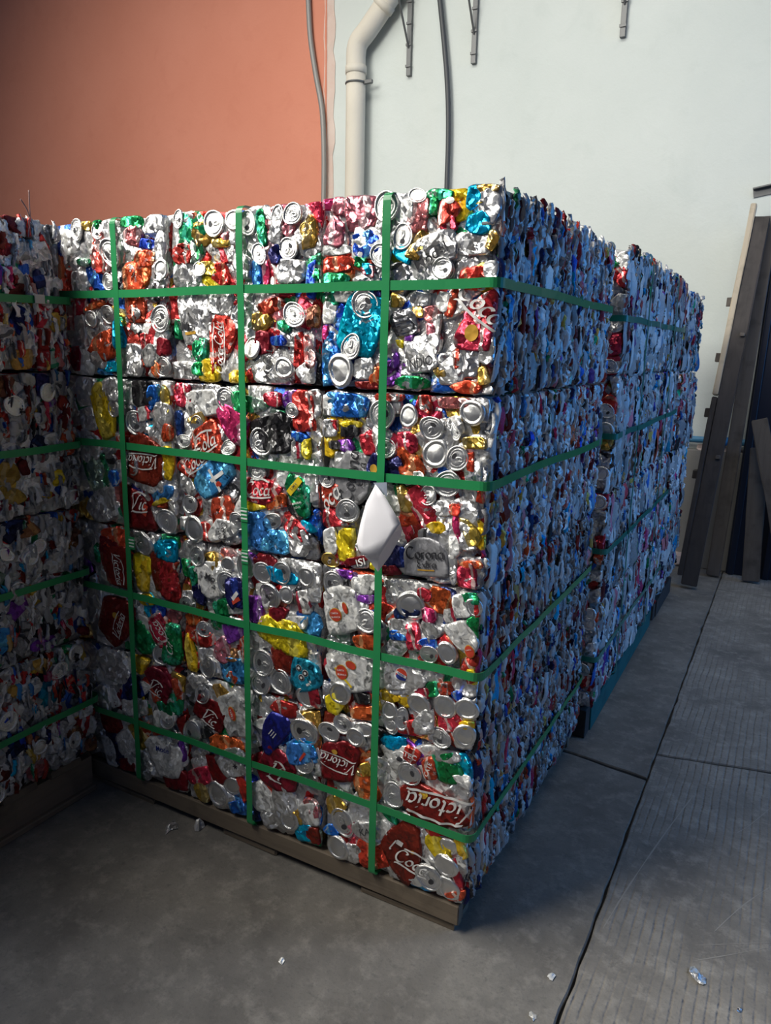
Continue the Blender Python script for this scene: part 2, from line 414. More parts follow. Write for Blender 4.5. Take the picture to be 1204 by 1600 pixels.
# ------------------------------------------------------------------ room
YW = 3.58
FLOOR_X0, FLOOR_X1, FLOOR_Y0, FLOOR_Y1 = -7.0, 4.0, -4.5, YW+0.15
fl = box('floor', FLOOR_X0, FLOOR_X1, FLOOR_Y0, FLOOR_Y1, -0.12, -0.012, M_JOINT, None, 0)
tag(fl, kind='structure')
JX = 0.247
def slab(poly, mat, seed, z1=0.0, z0=-0.03):
    """slab with slightly ragged edges"""
    rr = random.Random(seed); out = []
    for i in range(len(poly)):
        a, b = Vector((*poly[i], 0)), Vector((*poly[(i+1) % len(poly)], 0))
        L = (b-a).length; n = max(1, int(min(L, 6)/0.05)); d = (b-a).normalized(); nn = Vector((-d.y, d.x, 0))
        for k in range(n):
            q = a+(b-a)*(k/n)
            if 0 < k: q = q + nn*max(0, rr.gauss(0.0006, 0.0022))
            out.append((q.x, q.y))
    N = len(out)
    V = [(x, y, z1-0.004) for x, y in out]
    cx = sum(x for x, y in out)/N; cy = sum(y for x, y in out)/N
    ins = []
    for i in range(N):
        p = Vector(out[i-1]); q = Vector(out[(i+1) % N]); d = (q-p).normalized(); nn = Vector((-d.y, d.x))
        ins.append((out[i][0]+nn.x*0.003, out[i][1]+nn.y*0.003, z1))
    V += ins; V += [(x, y, z0) for x, y in out]
    F = [tuple(range(N, 2*N))]
    for i in range(N):
        j = (i+1) % N
        F.append((i, j, N+j, N+i)); F.append((2*N+i, 2*N+j, j, i))
    return link('floor_slab', mesh('floor_slab', V, F, mat, smooth=False), fl)
g = 0.0015
slab([(FLOOR_X0, FLOOR_Y0), (JX-g, FLOOR_Y0), (JX-g, 0.885), (0.0, 0.919), (-0.4, 0.935), (FLOOR_X0, 0.935)], M_CONC, 1)
slab([(FLOOR_X0, 0.945), (-0.4, 0.943), (0.0, 0.930), (JX-g, 0.900), (JX-g, FLOOR_Y1), (FLOOR_X0, FLOOR_Y1)], M_CONC, 2)
slab([(JX+g, FLOOR_Y0), (FLOOR_X1, FLOOR_Y0), (FLOOR_X1, 1.9), (JX+g, 1.06)], M_CONC_R, 3)
slab([(JX+g, 1.068), (FLOOR_X1, 1.908), (FLOOR_X1, FLOOR_Y1), (JX+g, FLOOR_Y1)], M_CONC_R, 4)
def scuff(p, w, seed):
    """pale tyre / drag scratch lying on the slab"""
    pts = smooth_path([(*on(x, y, 2, 0.0)[:2], 0.0) for x, y in p], 5); rr = random.Random(seed)
    V, F = [], []
    for i, q in enumerate(pts):
        d = (pts[min(i+1, len(pts)-1)]-pts[max(i-1, 0)]).normalized(); s = Vector((-d.y, d.x, 0))
        ww = w*rr.uniform(0.4, 1.1)*(0.25 if i in (0, len(pts)-1) else 1)
        V += [q+s*ww+Vector((0, 0, 0.0006)), q-s*ww+Vector((0, 0, 0.0006))]
    for i in range(len(pts)-1): F.append((2*i, 2*i+1, 2*i+3, 2*i+2))
    link('scuff_mark', mesh('scuff_mark', V, F, M_SCUFF), fl)
scuff([(1082, 1244), (1040, 1300), (985, 1380), (942, 1450)], 0.0022, 1)
scuff([(1204, 1385), (1160, 1415), (1115, 1456)], 0.0016, 2)
scuff([(1204, 1473), (1150, 1475), (1085, 1477)], 0.0010, 3)
scuff([(1204, 1480), (1140, 1492), (1080, 1502)], 0.0012, 4)
scuff([(1204, 1262), (1170, 1290), (1150, 1302)], 0.0010, 5)

ZT = 5.2
XB = -2.69
def panel_wall(name, x0, x1, y, z0, z1, t, mat):
    o = box(name, x0, x1, y, y+t, z0, z1, mat, None, 0); tag(o, kind='structure'); return o
panel_wall('wall_back', XB, FLOOR_X1, YW, 0.0, ZT, 0.15, M_GREYW)
panel_wall('wall_left', FLOOR_X0, XB-0.035, YW-0.03, 0.0, ZT, 0.18, M_TERRA)
# ragged unpainted strip where the two paints meet
rr = random.Random(5); V = []; F = []
nz_ = 60
for i in range(nz_+1):
    z = ZT*i/nz_; V += [(XB-0.055+rr.uniform(-.006, .006), YW-0.032, z), (XB+0.012+rr.uniform(-.012, .012), YW-0.006, z),
                        (XB+0.016+rr.uniform(-.012, .012), YW+0.02, z), (XB-0.06, YW+0.02, z)]
for i in range(nz_):
    for k in range(4): F.append((i*4+k, i*4+(k+1) % 4, (i+1)*4+(k+1) % 4, (i+1)*4+k))
tag(link('trim_1', mesh('trim_1', V, F, M_RAW, smooth=False)), kind='structure')
lw = box('trim_2', -6.5, FLOOR_X1, YW-0.05, YW+0.02, 0.0, 0.745, M_RENDER, None, 0.008); tag(lw, kind='structure')

# ------------------------------------------------------------------ crushed-can pieces
def creases(rs, amp, wl):
    K = []
    for _ in range(5):
        th = rs.uniform(0, math.pi); L = wl*math.exp(rs.uniform(-0.6, 0.6)); K.append((math.cos(th)*math.pi/L, math.sin(th)*math.pi/L, rs.uniform(0, 6.28), amp*rs.uniform(0.4, 1.0)*L/wl))
    def f(u, v):
        h = 0.0
        for kx, ky, p, a in K: h = h + a*(1-2*np.abs(np.sin(kx*u+ky*v+p)))
        return h/2.2
    return f

class Face:
    """one vertical face of a bale: origin at the lower corner, U to its right, V up, N outwards"""
    def __init__(s, bale, origin, U, N, w, h, wob=None):
        s.bale = bale; s.O = np.array(origin, float); s.U = np.array(U, float); s.N = np.array(N, float)
        s.V = np.array((0, 0, 1.0)); s.w = w; s.h = h; s.base = np.array(bale.location)
        rs = random.Random(int(s.O[0]*731+s.O[1]*373+s.O[2]*97)); s.f = creases(rs, 0.0022, 0.16)
    def pt(s, u, v, d):
        """wrap round the rounded edges of the bale"""
        R = 0.0075
        u = np.asarray(u, float); v = np.asarray(v, float); d = np.asarray(d, float) + s.f(u, v)
        ou = np.maximum(0, np.maximum(R-u, u-(s.w-R))); ov = np.maximum(0, np.maximum(R-v, v-(s.h-R)))
        ang_u = np.minimum(ou/R, 2.2); ang_v = np.minimum(ov/R, 2.2)
        back = R*(1-np.cos(np.minimum(ang_u, 1.57))) + R*(1-np.cos(np.minimum(ang_v, 1.57))) + np.maximum(0, ang_u-1.57)*R + np.maximum(0, ang_v-1.57)*R
        uu = np.where(u < R, R-R*np.sin(np.minimum(ang_u, 1.57)), np.where(u > s.w-R, s.w-R+R*np.sin(np.minimum(ang_u, 1.57)), u))
        vv = np.where(v < R, R-R*np.sin(np.minimum(ang_v, 1.57)), np.where(v > s.h-R, s.h-R+R*np.sin(np.minimum(ang_v, 1.57)), v))
        # pieces lying proud also grow outwards round the edge
        uu = uu + np.where(u < R, -1, 1)*np.clip(ang_u/1.57, 0, 1)*np.clip(d, -0.01, 0.02)*0.6
        vv = vv + np.where(v < R, -1, 1)*np.clip(ang_v/1.57, 0, 1)*np.clip(d, -0.01, 0.02)*0.6
        dd = d*(1-0.5*np.clip(np.maximum(ang_u, ang_v)/1.57, 0, 1)) - back
        return s.O + uu[..., None]*s.U + vv[..., None]*s.V + dd[..., None]*s.N

class Patch: pass
def patch(face, cu, cv, a, b, ang, depth, mat, seed, boxy=3.0, jag=0.10, amp=0.0022, wl=0.026, bulge=0.0012, nseg=20,
          name='crushed_can', skirt=0.010, shear=0.0, tilt=0.0, shape=None):
    """a flattened can body: irregular outline a x b (half sizes, metres) turned by ang, crumpled, edge folded back"""
    rs = random.Random(seed)
    th = np.linspace(0, 2*math.pi, nseg, endpoint=False) + rs.uniform(0, 0.3)
    e = 2.0/boxy
    ox = np.sign(np.cos(th))*np.abs(np.cos(th))**e; oy = np.sign(np.sin(th))*np.abs(np.sin(th))**e
    ph = [rs.uniform(0, 6.28) for _ in range(5)]
    rad = 1 + jag*(0.55*np.sin(2*th+ph[0]) + 0.5*np.sin(3*th+ph[1]) + 0.35*np.sin(5*th+ph[2]) + 0.3*np.sin(7*th+ph[3]))
    rad += np.array([rs.gauss(0, jag*0.2) for _ in th])
    ox, oy = ox*rad, oy*rad; rad = 1+0*th
    # fold the outline into straight runs between a few sharp corners
    m = rs.randint(6, 10); idx = sorted(rs.sample(range(nseg), m))
    for q in range(m):
        i0, i1 = idx[q], idx[(q+1) % m] + (nseg if q == m-1 else 0)
        for kk in range(i0+1, i1):
            f_ = (kk-i0)/(i1-i0); w_ = .75
            lx = ox[i0]*(1-f_)+ox[i1 % nseg]*f_; ly = oy[i0]*(1-f_)+oy[i1 % nseg]*f_
            ox[kk % nseg] = ox[kk % nseg]*(1-w_)+lx*w_; oy[kk % nseg] = oy[kk % nseg]*(1-w_)+ly*w_
    if shape is not None: ox, oy = shape(th); rad = 1+0*th
    cr = creases(rs, amp, wl)
    ca, sa = math.cos(ang), math.sin(ang)
    P = Patch(); P.face = face; P.c = (cu, cv)
    def hfun(s_, t_, r):
        u = s_*ca - t_*sa; v = s_*sa + t_*ca
        return depth + bulge*(1-np.minimum(r, 1)**2) + cr(u, v)*np.clip(1.3-r*0.4, 0, 1) - 0.0006*np.clip(r-0.80, 0, 1)/0.20 + tilt*s_
    def place(s_, t_, d):
        u = cu + s_*ca - t_*sa; v = cv + s_*sa + t_*ca
        return face.pt(u, v, d)
    P.place = lambda s_, t_, lift: place(np.asarray(s_), np.asarray(t_), hfun(np.asarray(s_), np.asarray(t_), np.sqrt((np.asarray(s_)/a)**2+(np.asarray(t_)/b)**2)*0.8)+lift)
    rings = [0.34, 0.62, 0.84, 0.97]
    S = [np.zeros(1)]; T = [np.zeros(1)]; D = [hfun(np.zeros(1), np.zeros(1), 0.0)]
    for r in rings:
        s_ = a*r*ox*rad; t_ = b*r*oy*rad + shear*s_
        S.append(s_); T.append(t_); D.append(hfun(s_, t_, np.full(nseg, r)))
    s_ = a*1.0*ox*rad; t_ = b*1.0*oy*rad + shear*s_
    S.append(s_); T.append(t_); D.append(np.full(nseg, depth-skirt))
    s_ = np.concatenate(S); t_ = np.concatenate(T); d_ = np.concatenate(D)
    W = place(s_, t_, d_)
    c0 = face.pt(np.array([cu]), np.array([cv]), np.array([depth]))[0]
    F = [(0, 1+k, 1+(k+1) % nseg) for k in range(nseg)]
    nr = len(rings)+1
    for r in range(nr-1):
        o1 = 1+r*nseg; o2 = o1+nseg
        for k in range(nseg): F.append((o1+k, o2+k, o2+(k+1) % nseg, o1+(k+1) % nseg))
    uv = np.stack([s_/max(a, b), t_/max(a, b)], 1)
    # winding: N must face out
    if np.dot(np.cross(face.U, face.V), face.N) < 0: F = [f[::-1] for f in F]
    P.o = link(name, mesh(name, W-c0, F, mat, uv=uv), face.bale, c0-face.base)
    P.c0 = c0; P.a, P.b = a, b
    return P

# ---- can ends (shared meshes, a handful of dented variants)
def lathe(profile, n=28):
    V, F = [(0, 0, profile[0][1])], []
    for r, h in profile[1:]:
        for k in range(n): V.append((r*math.cos(2*math.pi*k/n), r*math.sin(2*math.pi*k/n), h))
    for k in range(n): F.append((0, 1+k, 1+(k+1) % n))
    for i in range(len(profile)-2):
        for k in range(n):
            a = 1+i*n; F.append((a+k, a+n+k, a+n+(k+1) % n, a+(k+1) % n))
    return np.array(V, float), F
def dent(V, seed, k=1.0):
    rs = random.Random(seed); f = creases(rs, 0.07*k, 1.1)
    V = V.copy(); V[:, 2] += f(V[:, 0], V[:, 1])*np.clip(1.2-np.hypot(V[:, 0], V[:, 1])*0.6, 0, 1)
    th = np.arctan2(V[:, 1], V[:, 0]); V[:, :2] *= (1+0.05*k*np.sin(2*th+rs.uniform(0, 6))+0.03*k*np.sin(3*th+rs.uniform(0, 6)))[:, None]
    return V
TOP_PROF = [(0, -.03), (.30, -.03), (.52, -.035), (.56, -.06), (.62, -.06), (.66, -.02), (.72, -.02), (.77, -.16), (.83, -.16), (.87, .07), (.92, .12), (.97, .10), (1.0, .02), (1.0, -.35)]
BASE_PROF = [(0, .06), (.25, .05), (.45, .01), (.60, -.05), (.66, -.08), (.70, .0), (.76, .10), (.82, .13), (.88, .08), (.95, -.04), (1.0, -.16), (1.0, -.38)]
def tab_geo():
    # ring pull: rounded plate with a finger hole, plus rivet
    V, F = [], []
    n = 16
    for (rx, ry, z) in ((.19, .34, .0), (.19, .34, .06), (.10, .17, .06), (.10, .17, .0)):
        for k in range(n):
            t = 2*math.pi*k/n
            y = ry*math.sin(t) + (0.06 if rx < .15 else 0.0); V.append((rx*math.cos(t), y+0.20, z))
    for j in range(4):
        for k in range(n): F.append((j*n+k, j*n+(k+1) % n, ((j+1) % 4)*n+(k+1) % n, ((j+1) % 4)*n+k))
    o = len(V)
    for (r, z) in ((.08, .0), (.08, .09), (.04, .10)):
        for k in range(8): V.append((r*math.cos(k*math.pi/4), r*math.sin(k*math.pi/4)-0.03, z))
    for j in range(2):
        for k in range(8): F.append((o+j*8+k, o+j*8+(k+1) % 8, o+(j+1)*8+(k+1) % 8, o+(j+1)*8+k))
    F.append(tuple(o+16+k for k in range(8)))
    return np.array(V), F
TOPS, BASES, TABS = [], [], []
for k in range(7):
    V, F = lathe(TOP_PROF); V = dent(V, 100+k, 1.0)
    fm = [0]*len(F)
    # open mouth: flat dark oval painting the shade inside
    n = 14; o = len(V)
    mv = [(0.26*math.cos(2*math.pi*i/n), -0.33+0.17*math.sin(2*math.pi*i/n), -.012) for i in range(n)]
    if k % 3 != 2:
        V = np.vstack([V, np.array(mv)]); F = F+[tuple(range(o, o+n))]; fm = fm+[1]
    TOPS.append(mesh('can_end', V, F, None, mats=[M_LID, M_MOUTH_SHADE], fmat=fm))
    V, F = lathe(BASE_PROF); BASES.append(mesh('can_end', dent(V, 200+k, 1.1), F, M_LID))
TV, TF = tab_geo(); TABM = mesh('pull_tab', TV, TF, M_LID)
GOLD_TOP = TOPS[0].copy(); GOLD_TOP.materials[0] = M_GOLDLID
LIDN = [0]
def lid(face, cu, cv, ru, rv, ang, depth, kind, seed, gold=False):
    rs = random.Random(seed); LIDN[0] += 1
    m = (GOLD_TOP if gold else TOPS[rs.randrange(7)]) if kind == 'T' else BASES[rs.randrange(7)]
    c0 = face.pt(np.array([cu]), np.array([cv]), np.array([depth]))[0]
    o = link('can_end', m, face.bale)
    U, V, N = Vector(face.U), Vector((0, 0, 1)), Vector(face.N)
    if U.cross(V).dot(N) < 0: U = -U; ang = -ang
    B = Matrix((U, V, N)).transposed().to_4x4()
    tl = Matrix.Rotation(rs.gauss(0, 0.07), 4, 'X') @ Matrix.Rotation(rs.gauss(0, 0.07), 4, 'Y')
    spin = Matrix.Rotation(rs.uniform(0, 6.28), 4, 'Z')
    r = (ru+rv)/2
    o.matrix_local = Matrix.Translation(Vector(c0-face.base)) @ B @ tl @ Matrix.Rotation(ang, 4, 'Z') @ Matrix.Diagonal((ru, rv, r*.44, 1)) @ spin
    if kind == 'T' and rs.random() < 0.75:
        t = link('pull_tab', TABM, o, (0, 0, 0.0)); t.rotation_euler = (rs.uniform(0, .25), 0, rs.gauss(0, 0.15))
    return o

# ------------------------------------------------------------------ lettering
def arc(cx, cy, rx, ry, a0, a1, n=10):
    return [(cx+rx*math.cos(math.radians(a0+(a1-a0)*i/n)), cy+ry*math.sin(math.radians(a0+(a1-a0)*i/n))) for i in range(n+1)]
GL = {  # pen strokes, x-height 0.5, cap height 1.0 ; (advance, strokes)
 'o': (.50, [arc(.24, .25, .19, .24, 90, 450)]),
 'a': (.52, [arc(.24, .25, .19, .24, 60, 340), [(.43, .5), (.43, .1), (.52, .0)]]),
 'c': (.44, [arc(.24, .25, .19, .24, 50, 320)]),
 'e': (.46, [[(.07, .27), (.40, .30)], arc(.24, .25, .18, .24, 15, 320)]),
 'i': (.26, [[(.10, .48), (.10, .08), (.20, .0)], [(.10, .66), (.12, .72)]]),
 'l': (.26, [[(.10, 1.0), (.08, .1), (.18, .0)]]),
 'n': (.52, [[(.08, .48), (.08, .0)], [(.08, .36), (.2, .49), (.36, .46), (.38, .3), (.38, .05), (.48, .0)]]),
 'r': (.38, [[(.08, .48), (.08, .0)], [(.08, .34), (.18, .47), (.32, .46)]]),
 't': (.34, [[(.14, .8), (.13, .1), (.26, .0)], [(.0, .50), (.28, .52)]]),
 'x': (.46, [[(.04, .48), (.40, .0)], [(.40, .48), (.04, .0)]]),
 'C': (.74, [arc(.40, .45, .34, .46, 50, 320, 14), [(.62, .80), (.50, .70)]]),
 'E': (.66, [arc(.36, .70, .22, .24, 40, 270, 9), arc(.36, .23, .27, .24, 90, 330, 9)]),
 'V': (.78, [[(.0, .85), (.14, .95), (.30, .0), (.44, .35), (.62, .9), (.78, .98)]]),
 '-': (.30, [[(.03, .26), (.25, .26)]]),
 'M': (.9, [[(.05, .0), (.12, .95), (.42, .1), (.74, .95), (.82, .0)]]),
 'd': (.52, [arc(.24, .25, .19, .24, 60, 340), [(.43, 1.0), (.43, .1), (.52, .0)]]),
 ' ': (.28, []),
}
def pen_text(P, text, s0, t0, size, rot, ink, nib=0.09, nib_ang=35, slant=0.0, swash=False):
    """broad-nib lettering written on patch P; (s0, t0) = centre of the word in patch axes"""
    adv = sum(GL[c][0] for c in text); V, F = [], []
    strokes = []; x = -adv/2
    for c in text:
        a, ss = GL[c]
        for st in ss: strokes.append([(px+x+slant*(py-.4), py-.4) for px, py in st])
        x += a
    if swash:
        strokes.append([(-adv*.5, -.62), (-adv*.42, -.52), (-adv*.2, -.60), (adv*.1, -.60), (adv*.48, -.52)])
        strokes.append([(-adv*.30, .62), (0, .76), (adv*.25, .70), (adv*.48, .52)])
    na = math.radians(nib_ang); nx, ny = math.cos(na)*nib, math.sin(na)*nib
    cr, sr = math.cos(rot), math.sin(rot)
    pts = []
    for st in strokes:
        fine = []
        for i in range(len(st)-1):
            (x0, y0), (x1, y1) = st[i], st[i+1]; n = max(1, int(math.hypot(x1-x0, y1-y0)/0.12))
            for k in range(n): fine.append((x0+(x1-x0)*k/n, y0+(y1-y0)*k/n))
        fine.append(st[-1]); o = len(pts)
        for i, (px, py) in enumerate(fine):
            qx, qy = fine[min(i+1, len(fine)-1)]; rx, ry = fine[max(i-1, 0)]
            dx, dy = qx-rx, qy-ry; L = math.hypot(dx, dy) or 1
            mx, my = -dy/L*nib*0.32, dx/L*nib*0.32      # keep some body along the nib
            sg = 1 if (nx*mx+ny*my) >= 0 else -1
            pts.append((px+nx*.7*sg+mx, py+ny*.7*sg+my)); pts.append((px-nx*.7*sg-mx, py-ny*.7*sg-my))
        for i in range(len(fine)-1): F.append((o+2*i, o+2*i+1, o+2*i+3, o+2*i+2))
    pts = np.array(pts)*size
    s_ = s0+pts[:, 0]*cr-pts[:, 1]*sr; t_ = t0+pts[:, 0]*sr+pts[:, 1]*cr
    W = P.place(s_, t_, 0.0027)
    return link('lettering', mesh('lettering', W-P.c0, F, INK[ink]), P.o)
FONT_CACHE = {}
def block_text(P, text, s0, t0, size, rot, ink, squash=1.0):
    """plain printed capitals, draped on patch P"""
    if text not in FONT_CACHE:
        cu = bpy.data.curves.new('t', 'FONT'); cu.body = text; cu.align_x = 'CENTER'; cu.align_y = 'CENTER'; cu.resolution_u = 3; cu.offset = 0.012
        to = bpy.data.objects.new('t', cu); COL.objects.link(to)
        dg = bpy.context.evaluated_depsgraph_get(); me = bpy.data.meshes.new_from_object(to.evaluated_get(dg))
        V = np.array([v.co[:] for v in me.vertices]); F = [tuple(p.vertices) for p in me.polygons]
        bpy.data.objects.remove(to); bpy.data.curves.remove(cu); bpy.data.meshes.remove(me)
        FONT_CACHE[text] = (V, F)
    V, F = FONT_CACHE[text]; cr, sr = math.cos(rot), math.sin(rot)
    x, y = V[:, 0]*size*squash, V[:, 1]*size
    W = P.place(s0+x*cr-y*sr, t0+x*sr+y*cr, 0.0034)
    return link('lettering', mesh('lettering', W-P.c0, F, INK[ink], smooth=False), P.o)
def blob(P, s0, t0, a, b, rot, ink, name='printed_mark', lift=0.0012, n=20, star=0):
    th = np.linspace(0, 2*math.pi, n, endpoint=False); rr_ = np.ones(n)
    if star: rr_ = np.where(np.arange(n) % 2 == 0, 1.0, 0.45)
    S, T = [np.zeros(1)], [np.zeros(1)]
    for q in (0.5, 1.0): S.append(a*q*rr_*np.cos(th)); T.append(b*q*rr_*np.sin(th))
    s_, t_ = np.concatenate(S), np.concatenate(T); cr, sr = math.cos(rot), math.sin(rot)
    W = P.place(s0+s_*cr-t_*sr, t0+s_*sr+t_*cr, lift)
    F = [(0, 1+k, 1+(k+1) % n) for k in range(n)]+[(1+k, 1+n+k, 1+n+(k+1) % n, 1+(k+1) % n) for k in range(n)]
    return link(name, mesh(name, W-P.c0, F, INK[ink] if isinstance(ink, str) else ink), P.o)
def bar(P, s0, t0, L, w, rot, ink, name='printed_mark', lift=0.0012):
    n = 8; cr, sr = math.cos(rot), math.sin(rot); x = np.linspace(-L/2, L/2, n+1)
    s_ = np.concatenate([x, x]); t_ = np.concatenate([np.full(n+1, -w/2), np.full(n+1, w/2)])
    W = P.place(s0+s_*cr-t_*sr, t0+s_*sr+t_*cr, lift)
    F = [(k, k+1, n+2+k, n+1+k) for k in range(n)]
    return link(name, mesh(name, W-P.c0, F, INK[ink] if isinstance(ink, str) else ink), P.o)

# ------------------------------------------------------------------ bales
CORE_N = [0]
def bale(x0, x1, y0, y1, z0, z1, label, group, top=True):
    """Empty at the base of the bale + its pressed core (rounded lumpy block)"""
    CORE_N[0] += 1
    b = empty('can_bale', ((x0+x1)/2, (y0+y1)/2, z0), label, 'can bale', group)
    hx, hy, hz = (x1-x0)/2-0.006, (y1-y0)/2-0.008, (z1-z0)-0.0008
    bm = bmesh.new()
    n = 9
    rs = random.Random(CORE_N[0]*13); fs = [creases(rs, 0.004, 0.12) for _ in range(3)]
    bmesh.ops.create_cube(bm, size=2.0)
    bmesh.ops.subdivide_edges(bm, edges=bm.edges[:], cuts=n, use_grid_fill=True)
    R = 0.012
    for v in bm.verts:
        p = np.array((v.co.x*hx, v.co.y*hy, (v.co.z+1)/2*hz))
        q = np.array((max(-hx+R, min(hx-R, p[0])), max(-hy+R, min(hy-R, p[1])), max(R, min(hz-R, p[2]))))
        d = p-q; L = np.linalg.norm(d)
        nn = d/L if L > 1e-9 else np.zeros(3)
        k = float(fs[0](p[0], p[1])*abs(nn[2]) + fs[1](p[1], p[2])*abs(nn[0]) + fs[2](p[0], p[2])*abs(nn[1]))
        p = q + nn*(R + min(0.0, k))
        if p[2] < 0.001: p[2] = 0.001
        v.co = p
    m = bpy.data.meshes.new('bale_core'); bm.to_mesh(m); bm.free(); m.materials.append(M_CORE)
    m.polygons.foreach_set('use_smooth', [True]*len(m.polygons))
    link('bale_core', m, b, (0, 0, 0.0))
    return b

# main stack: 3 columns x 4 rows on its front, two bales deep
MX = [-1.255, -0.835, -0.393, 0.0]
MZ = [0.079, 0.462, 0.829, 1.226, 1.612]
MY = [0.0, 0.475, 0.945]
ROWN = ['bottom row', 'second row from the bottom', 'second row from the top', 'top row']
LBL = {
 (0, 3): 'can bale at top left of the main front, orange-red cans beside the dark stack',
 (1, 3): 'middle bale of the top front row, with a tall upright red can',
 (2, 3): 'top corner can bale of the main stack, with a big cyan can and pink cans',
 (0, 2): 'left front bale, second row from the top, with a long yellow can',
 (1, 2): 'middle front bale, second row from the top, blue can crossed by white stripes',
 (2, 2): 'corner can bale behind the hanging white paper, with grey labels and many can ends',
 (0, 1): 'shaded left front bale, second row from the bottom, dark red and yellow cans',
 (1, 1): 'middle front bale, second row from the bottom, wide yellow can under the strap',
 (2, 1): 'corner can bale in the second row from the bottom, white cans with red ovals',
 (0, 0): 'bottom left front can bale of the main stack, whitish cans in deep shade',
 (1, 0): 'bottom middle front can bale of the main stack, with a dark blue can',
 (2, 0): 'bottom corner can bale resting at the pallet tip, dark red cans with white script',
}
FRONT, RIGHT = {}, []
for c in range(3):
    for r in range(4):
        b = bale(MX[c], MX[c+1], MY[0], MY[1], MZ[r], MZ[r+1], LBL[(c, r)], 'bales on the front of the main stack')
        w, h = MX[c+1]-MX[c], MZ[r+1]-MZ[r]
        FRONT[(c, r)] = Face(b, (MX[c], 0.0, MZ[r]), (1, 0, 0), (0, -1, 0), w, h)
        if c == 2: RIGHT.append((Face(b, (0.0, MY[0], MZ[r]), (0, 1, 0), (1, 0, 0), MY[1]-MY[0], h), 'main'))
for r in range(4):
    b = bale(MX[2], MX[3], MY[1]+0.004, MY[2], MZ[r], MZ[r+1],
             'rear can bale on the right side of the main stack, '+ROWN[r], 'rear bales of the main stack')
    RIGHT.append((Face(b, (0.0, MY[1]+0.004, MZ[r]), (0, 1, 0), (1, 0, 0), MY[2]-MY[1]-0.004, MZ[r+1]-MZ[r]), 'main'))

# second and third stacks behind, left stack in front
S2X = 0.030; S2Y = [1.0, 1.425, 1.85, 2.275]; S2Z = [0.135, 0.505, 0.875, 1.245, 1.622]
POSN = ['nearest', 'middle', 'farthest']
S2FRONT = []
for k in range(3):
    for r in range(4):
        b = bale(S2X-0.43, S2X, S2Y[k]+0.003, S2Y[k+1], S2Z[r], S2Z[r+1],
                 POSN[k]+' can bale on the right side of the second stack, '+ROWN[r], 'bales of the second stack')
        RIGHT.append((Face(b, (S2X, S2Y[k]+0.003, S2Z[r]), (0, 1, 0), (1, 0, 0), S2Y[k+1]-S2Y[k]-0.003, S2Z[r+1]-S2Z[r]), 'second'))
        if k == 0: S2FRONT.append(Face(b, (S2X-0.43, S2Y[0]+0.003, S2Z[r]), (1, 0, 0), (0, -1, 0), 0.43, S2Z[r+1]-S2Z[r]))
S3Z = [0.135, 0.50, 0.865, 1.23, 1.60]
for r in range(4):
    x3 = 0.032+(0.012 if r == 2 else 0)
    b = bale(x3-0.42, x3, 2.36, 2.93, S3Z[r], S3Z[r+1], 'can bale of the third stack nearest the wall, '+ROWN[r], 'bales of the third stack')
    RIGHT.append((Face(b, (x3, 2.36, S3Z[r]), (0, 1, 0), (1, 0, 0), 0.57, S3Z[r+1]-S3Z[r]), 'third'))
LX = -1.168; LY = [-0.018, -0.43, -0.82, -1.21, -1.60]; LZ = [0.138, 0.492, 0.872, 1.238, 1.604]
LEFT = []
for r in range(4):
    bale(-1.69, -1.262, 0.0, 0.475, MZ[r], MZ[r+1], 'hidden can bale behind the dark left stack, '+ROWN[r], 'bales behind the left stack')  # unseen bales added to stop light leaking past the left stack
LPOS = ['touching the main stack', 'second from the main stack', 'third from the main stack', 'nearest the viewer']
for k in range(4):
    for r in range(4):
        b = bale(LX-0.62, LX, LY[k+1]+0.004, LY[k], LZ[r], LZ[r+1],
                 'dark left stack can bale '+LPOS[k]+', '+ROWN[r],
                 'bales of the left stack')
        LEFT.append((Face(b, (LX, LY[k+1]+0.004, LZ[r]), (0, 1, 0), (1, 0, 0), LY[k]-LY[k+1]-0.004, LZ[r+1]-LZ[r]), k))

# ---- flakes: cans seen edge-on in the side faces (shared meshes)
FLK = []
def flake_geo(seed):
    rs = random.Random(seed); V, F = [], []
    nx, nz = 5, 6
    fold = [(-.5, -.9), (-.38, rs.uniform(-.2, .15)), (rs.uniform(-.15, .15), rs.uniform(.0, .55)), (.36, rs.uniform(-.2, .15)), (.5, -.9)]
    if rs.random() < .4: fold[2] = (fold[2][0], -.15); fold[1] = (fold[1][0], .4)
    top = [rs.uniform(.36, .5) for _ in range(nx)]; bot = [rs.uniform(-.5, -.36) for _ in range(nx)]
    sway = [rs.gauss(0, .09) for _ in range(nz)]; dep = [rs.gauss(0, .16) for _ in range(nz)]
    for j in range(nz):
        q = j/(nz-1)
        for i in range(nx):
            z = bot[i]+(top[i]-bot[i])*q
            y = fold[i][1]+dep[j]+rs.gauss(0, .12) - (.7 if j in (0, nz-1) else 0)
            V.append((fold[i][0]*(0.8+0.25*math.sin(3*q+seed))+sway[j], y, z))
    for j in range(nz-1):
        for i in range(nx-1): F.append((j*nx+i, j*nx+i+1, (j+1)*nx+i+1, (j+1)*nx+i))
    return V, F
for k in range(26):
    V, F = flake_geo(300+k)
    m = mesh('can_edge', [(x, -y, z) for x, y, z in V], F, CM['s'], uv=[(x, z) for x, y, z in V]); FLK.append((m, np.array(V), F))
FCOL = ['s']*78+['sd']*30+['w']*10+['r']*7+['d']*7+['k']*4+['b']*3+['n']*4+['p']*2+['c']*2+['g']*1+['au']*2+['gs']*2+['o']*2+['lb']*5+['m']*2+['bk']*3
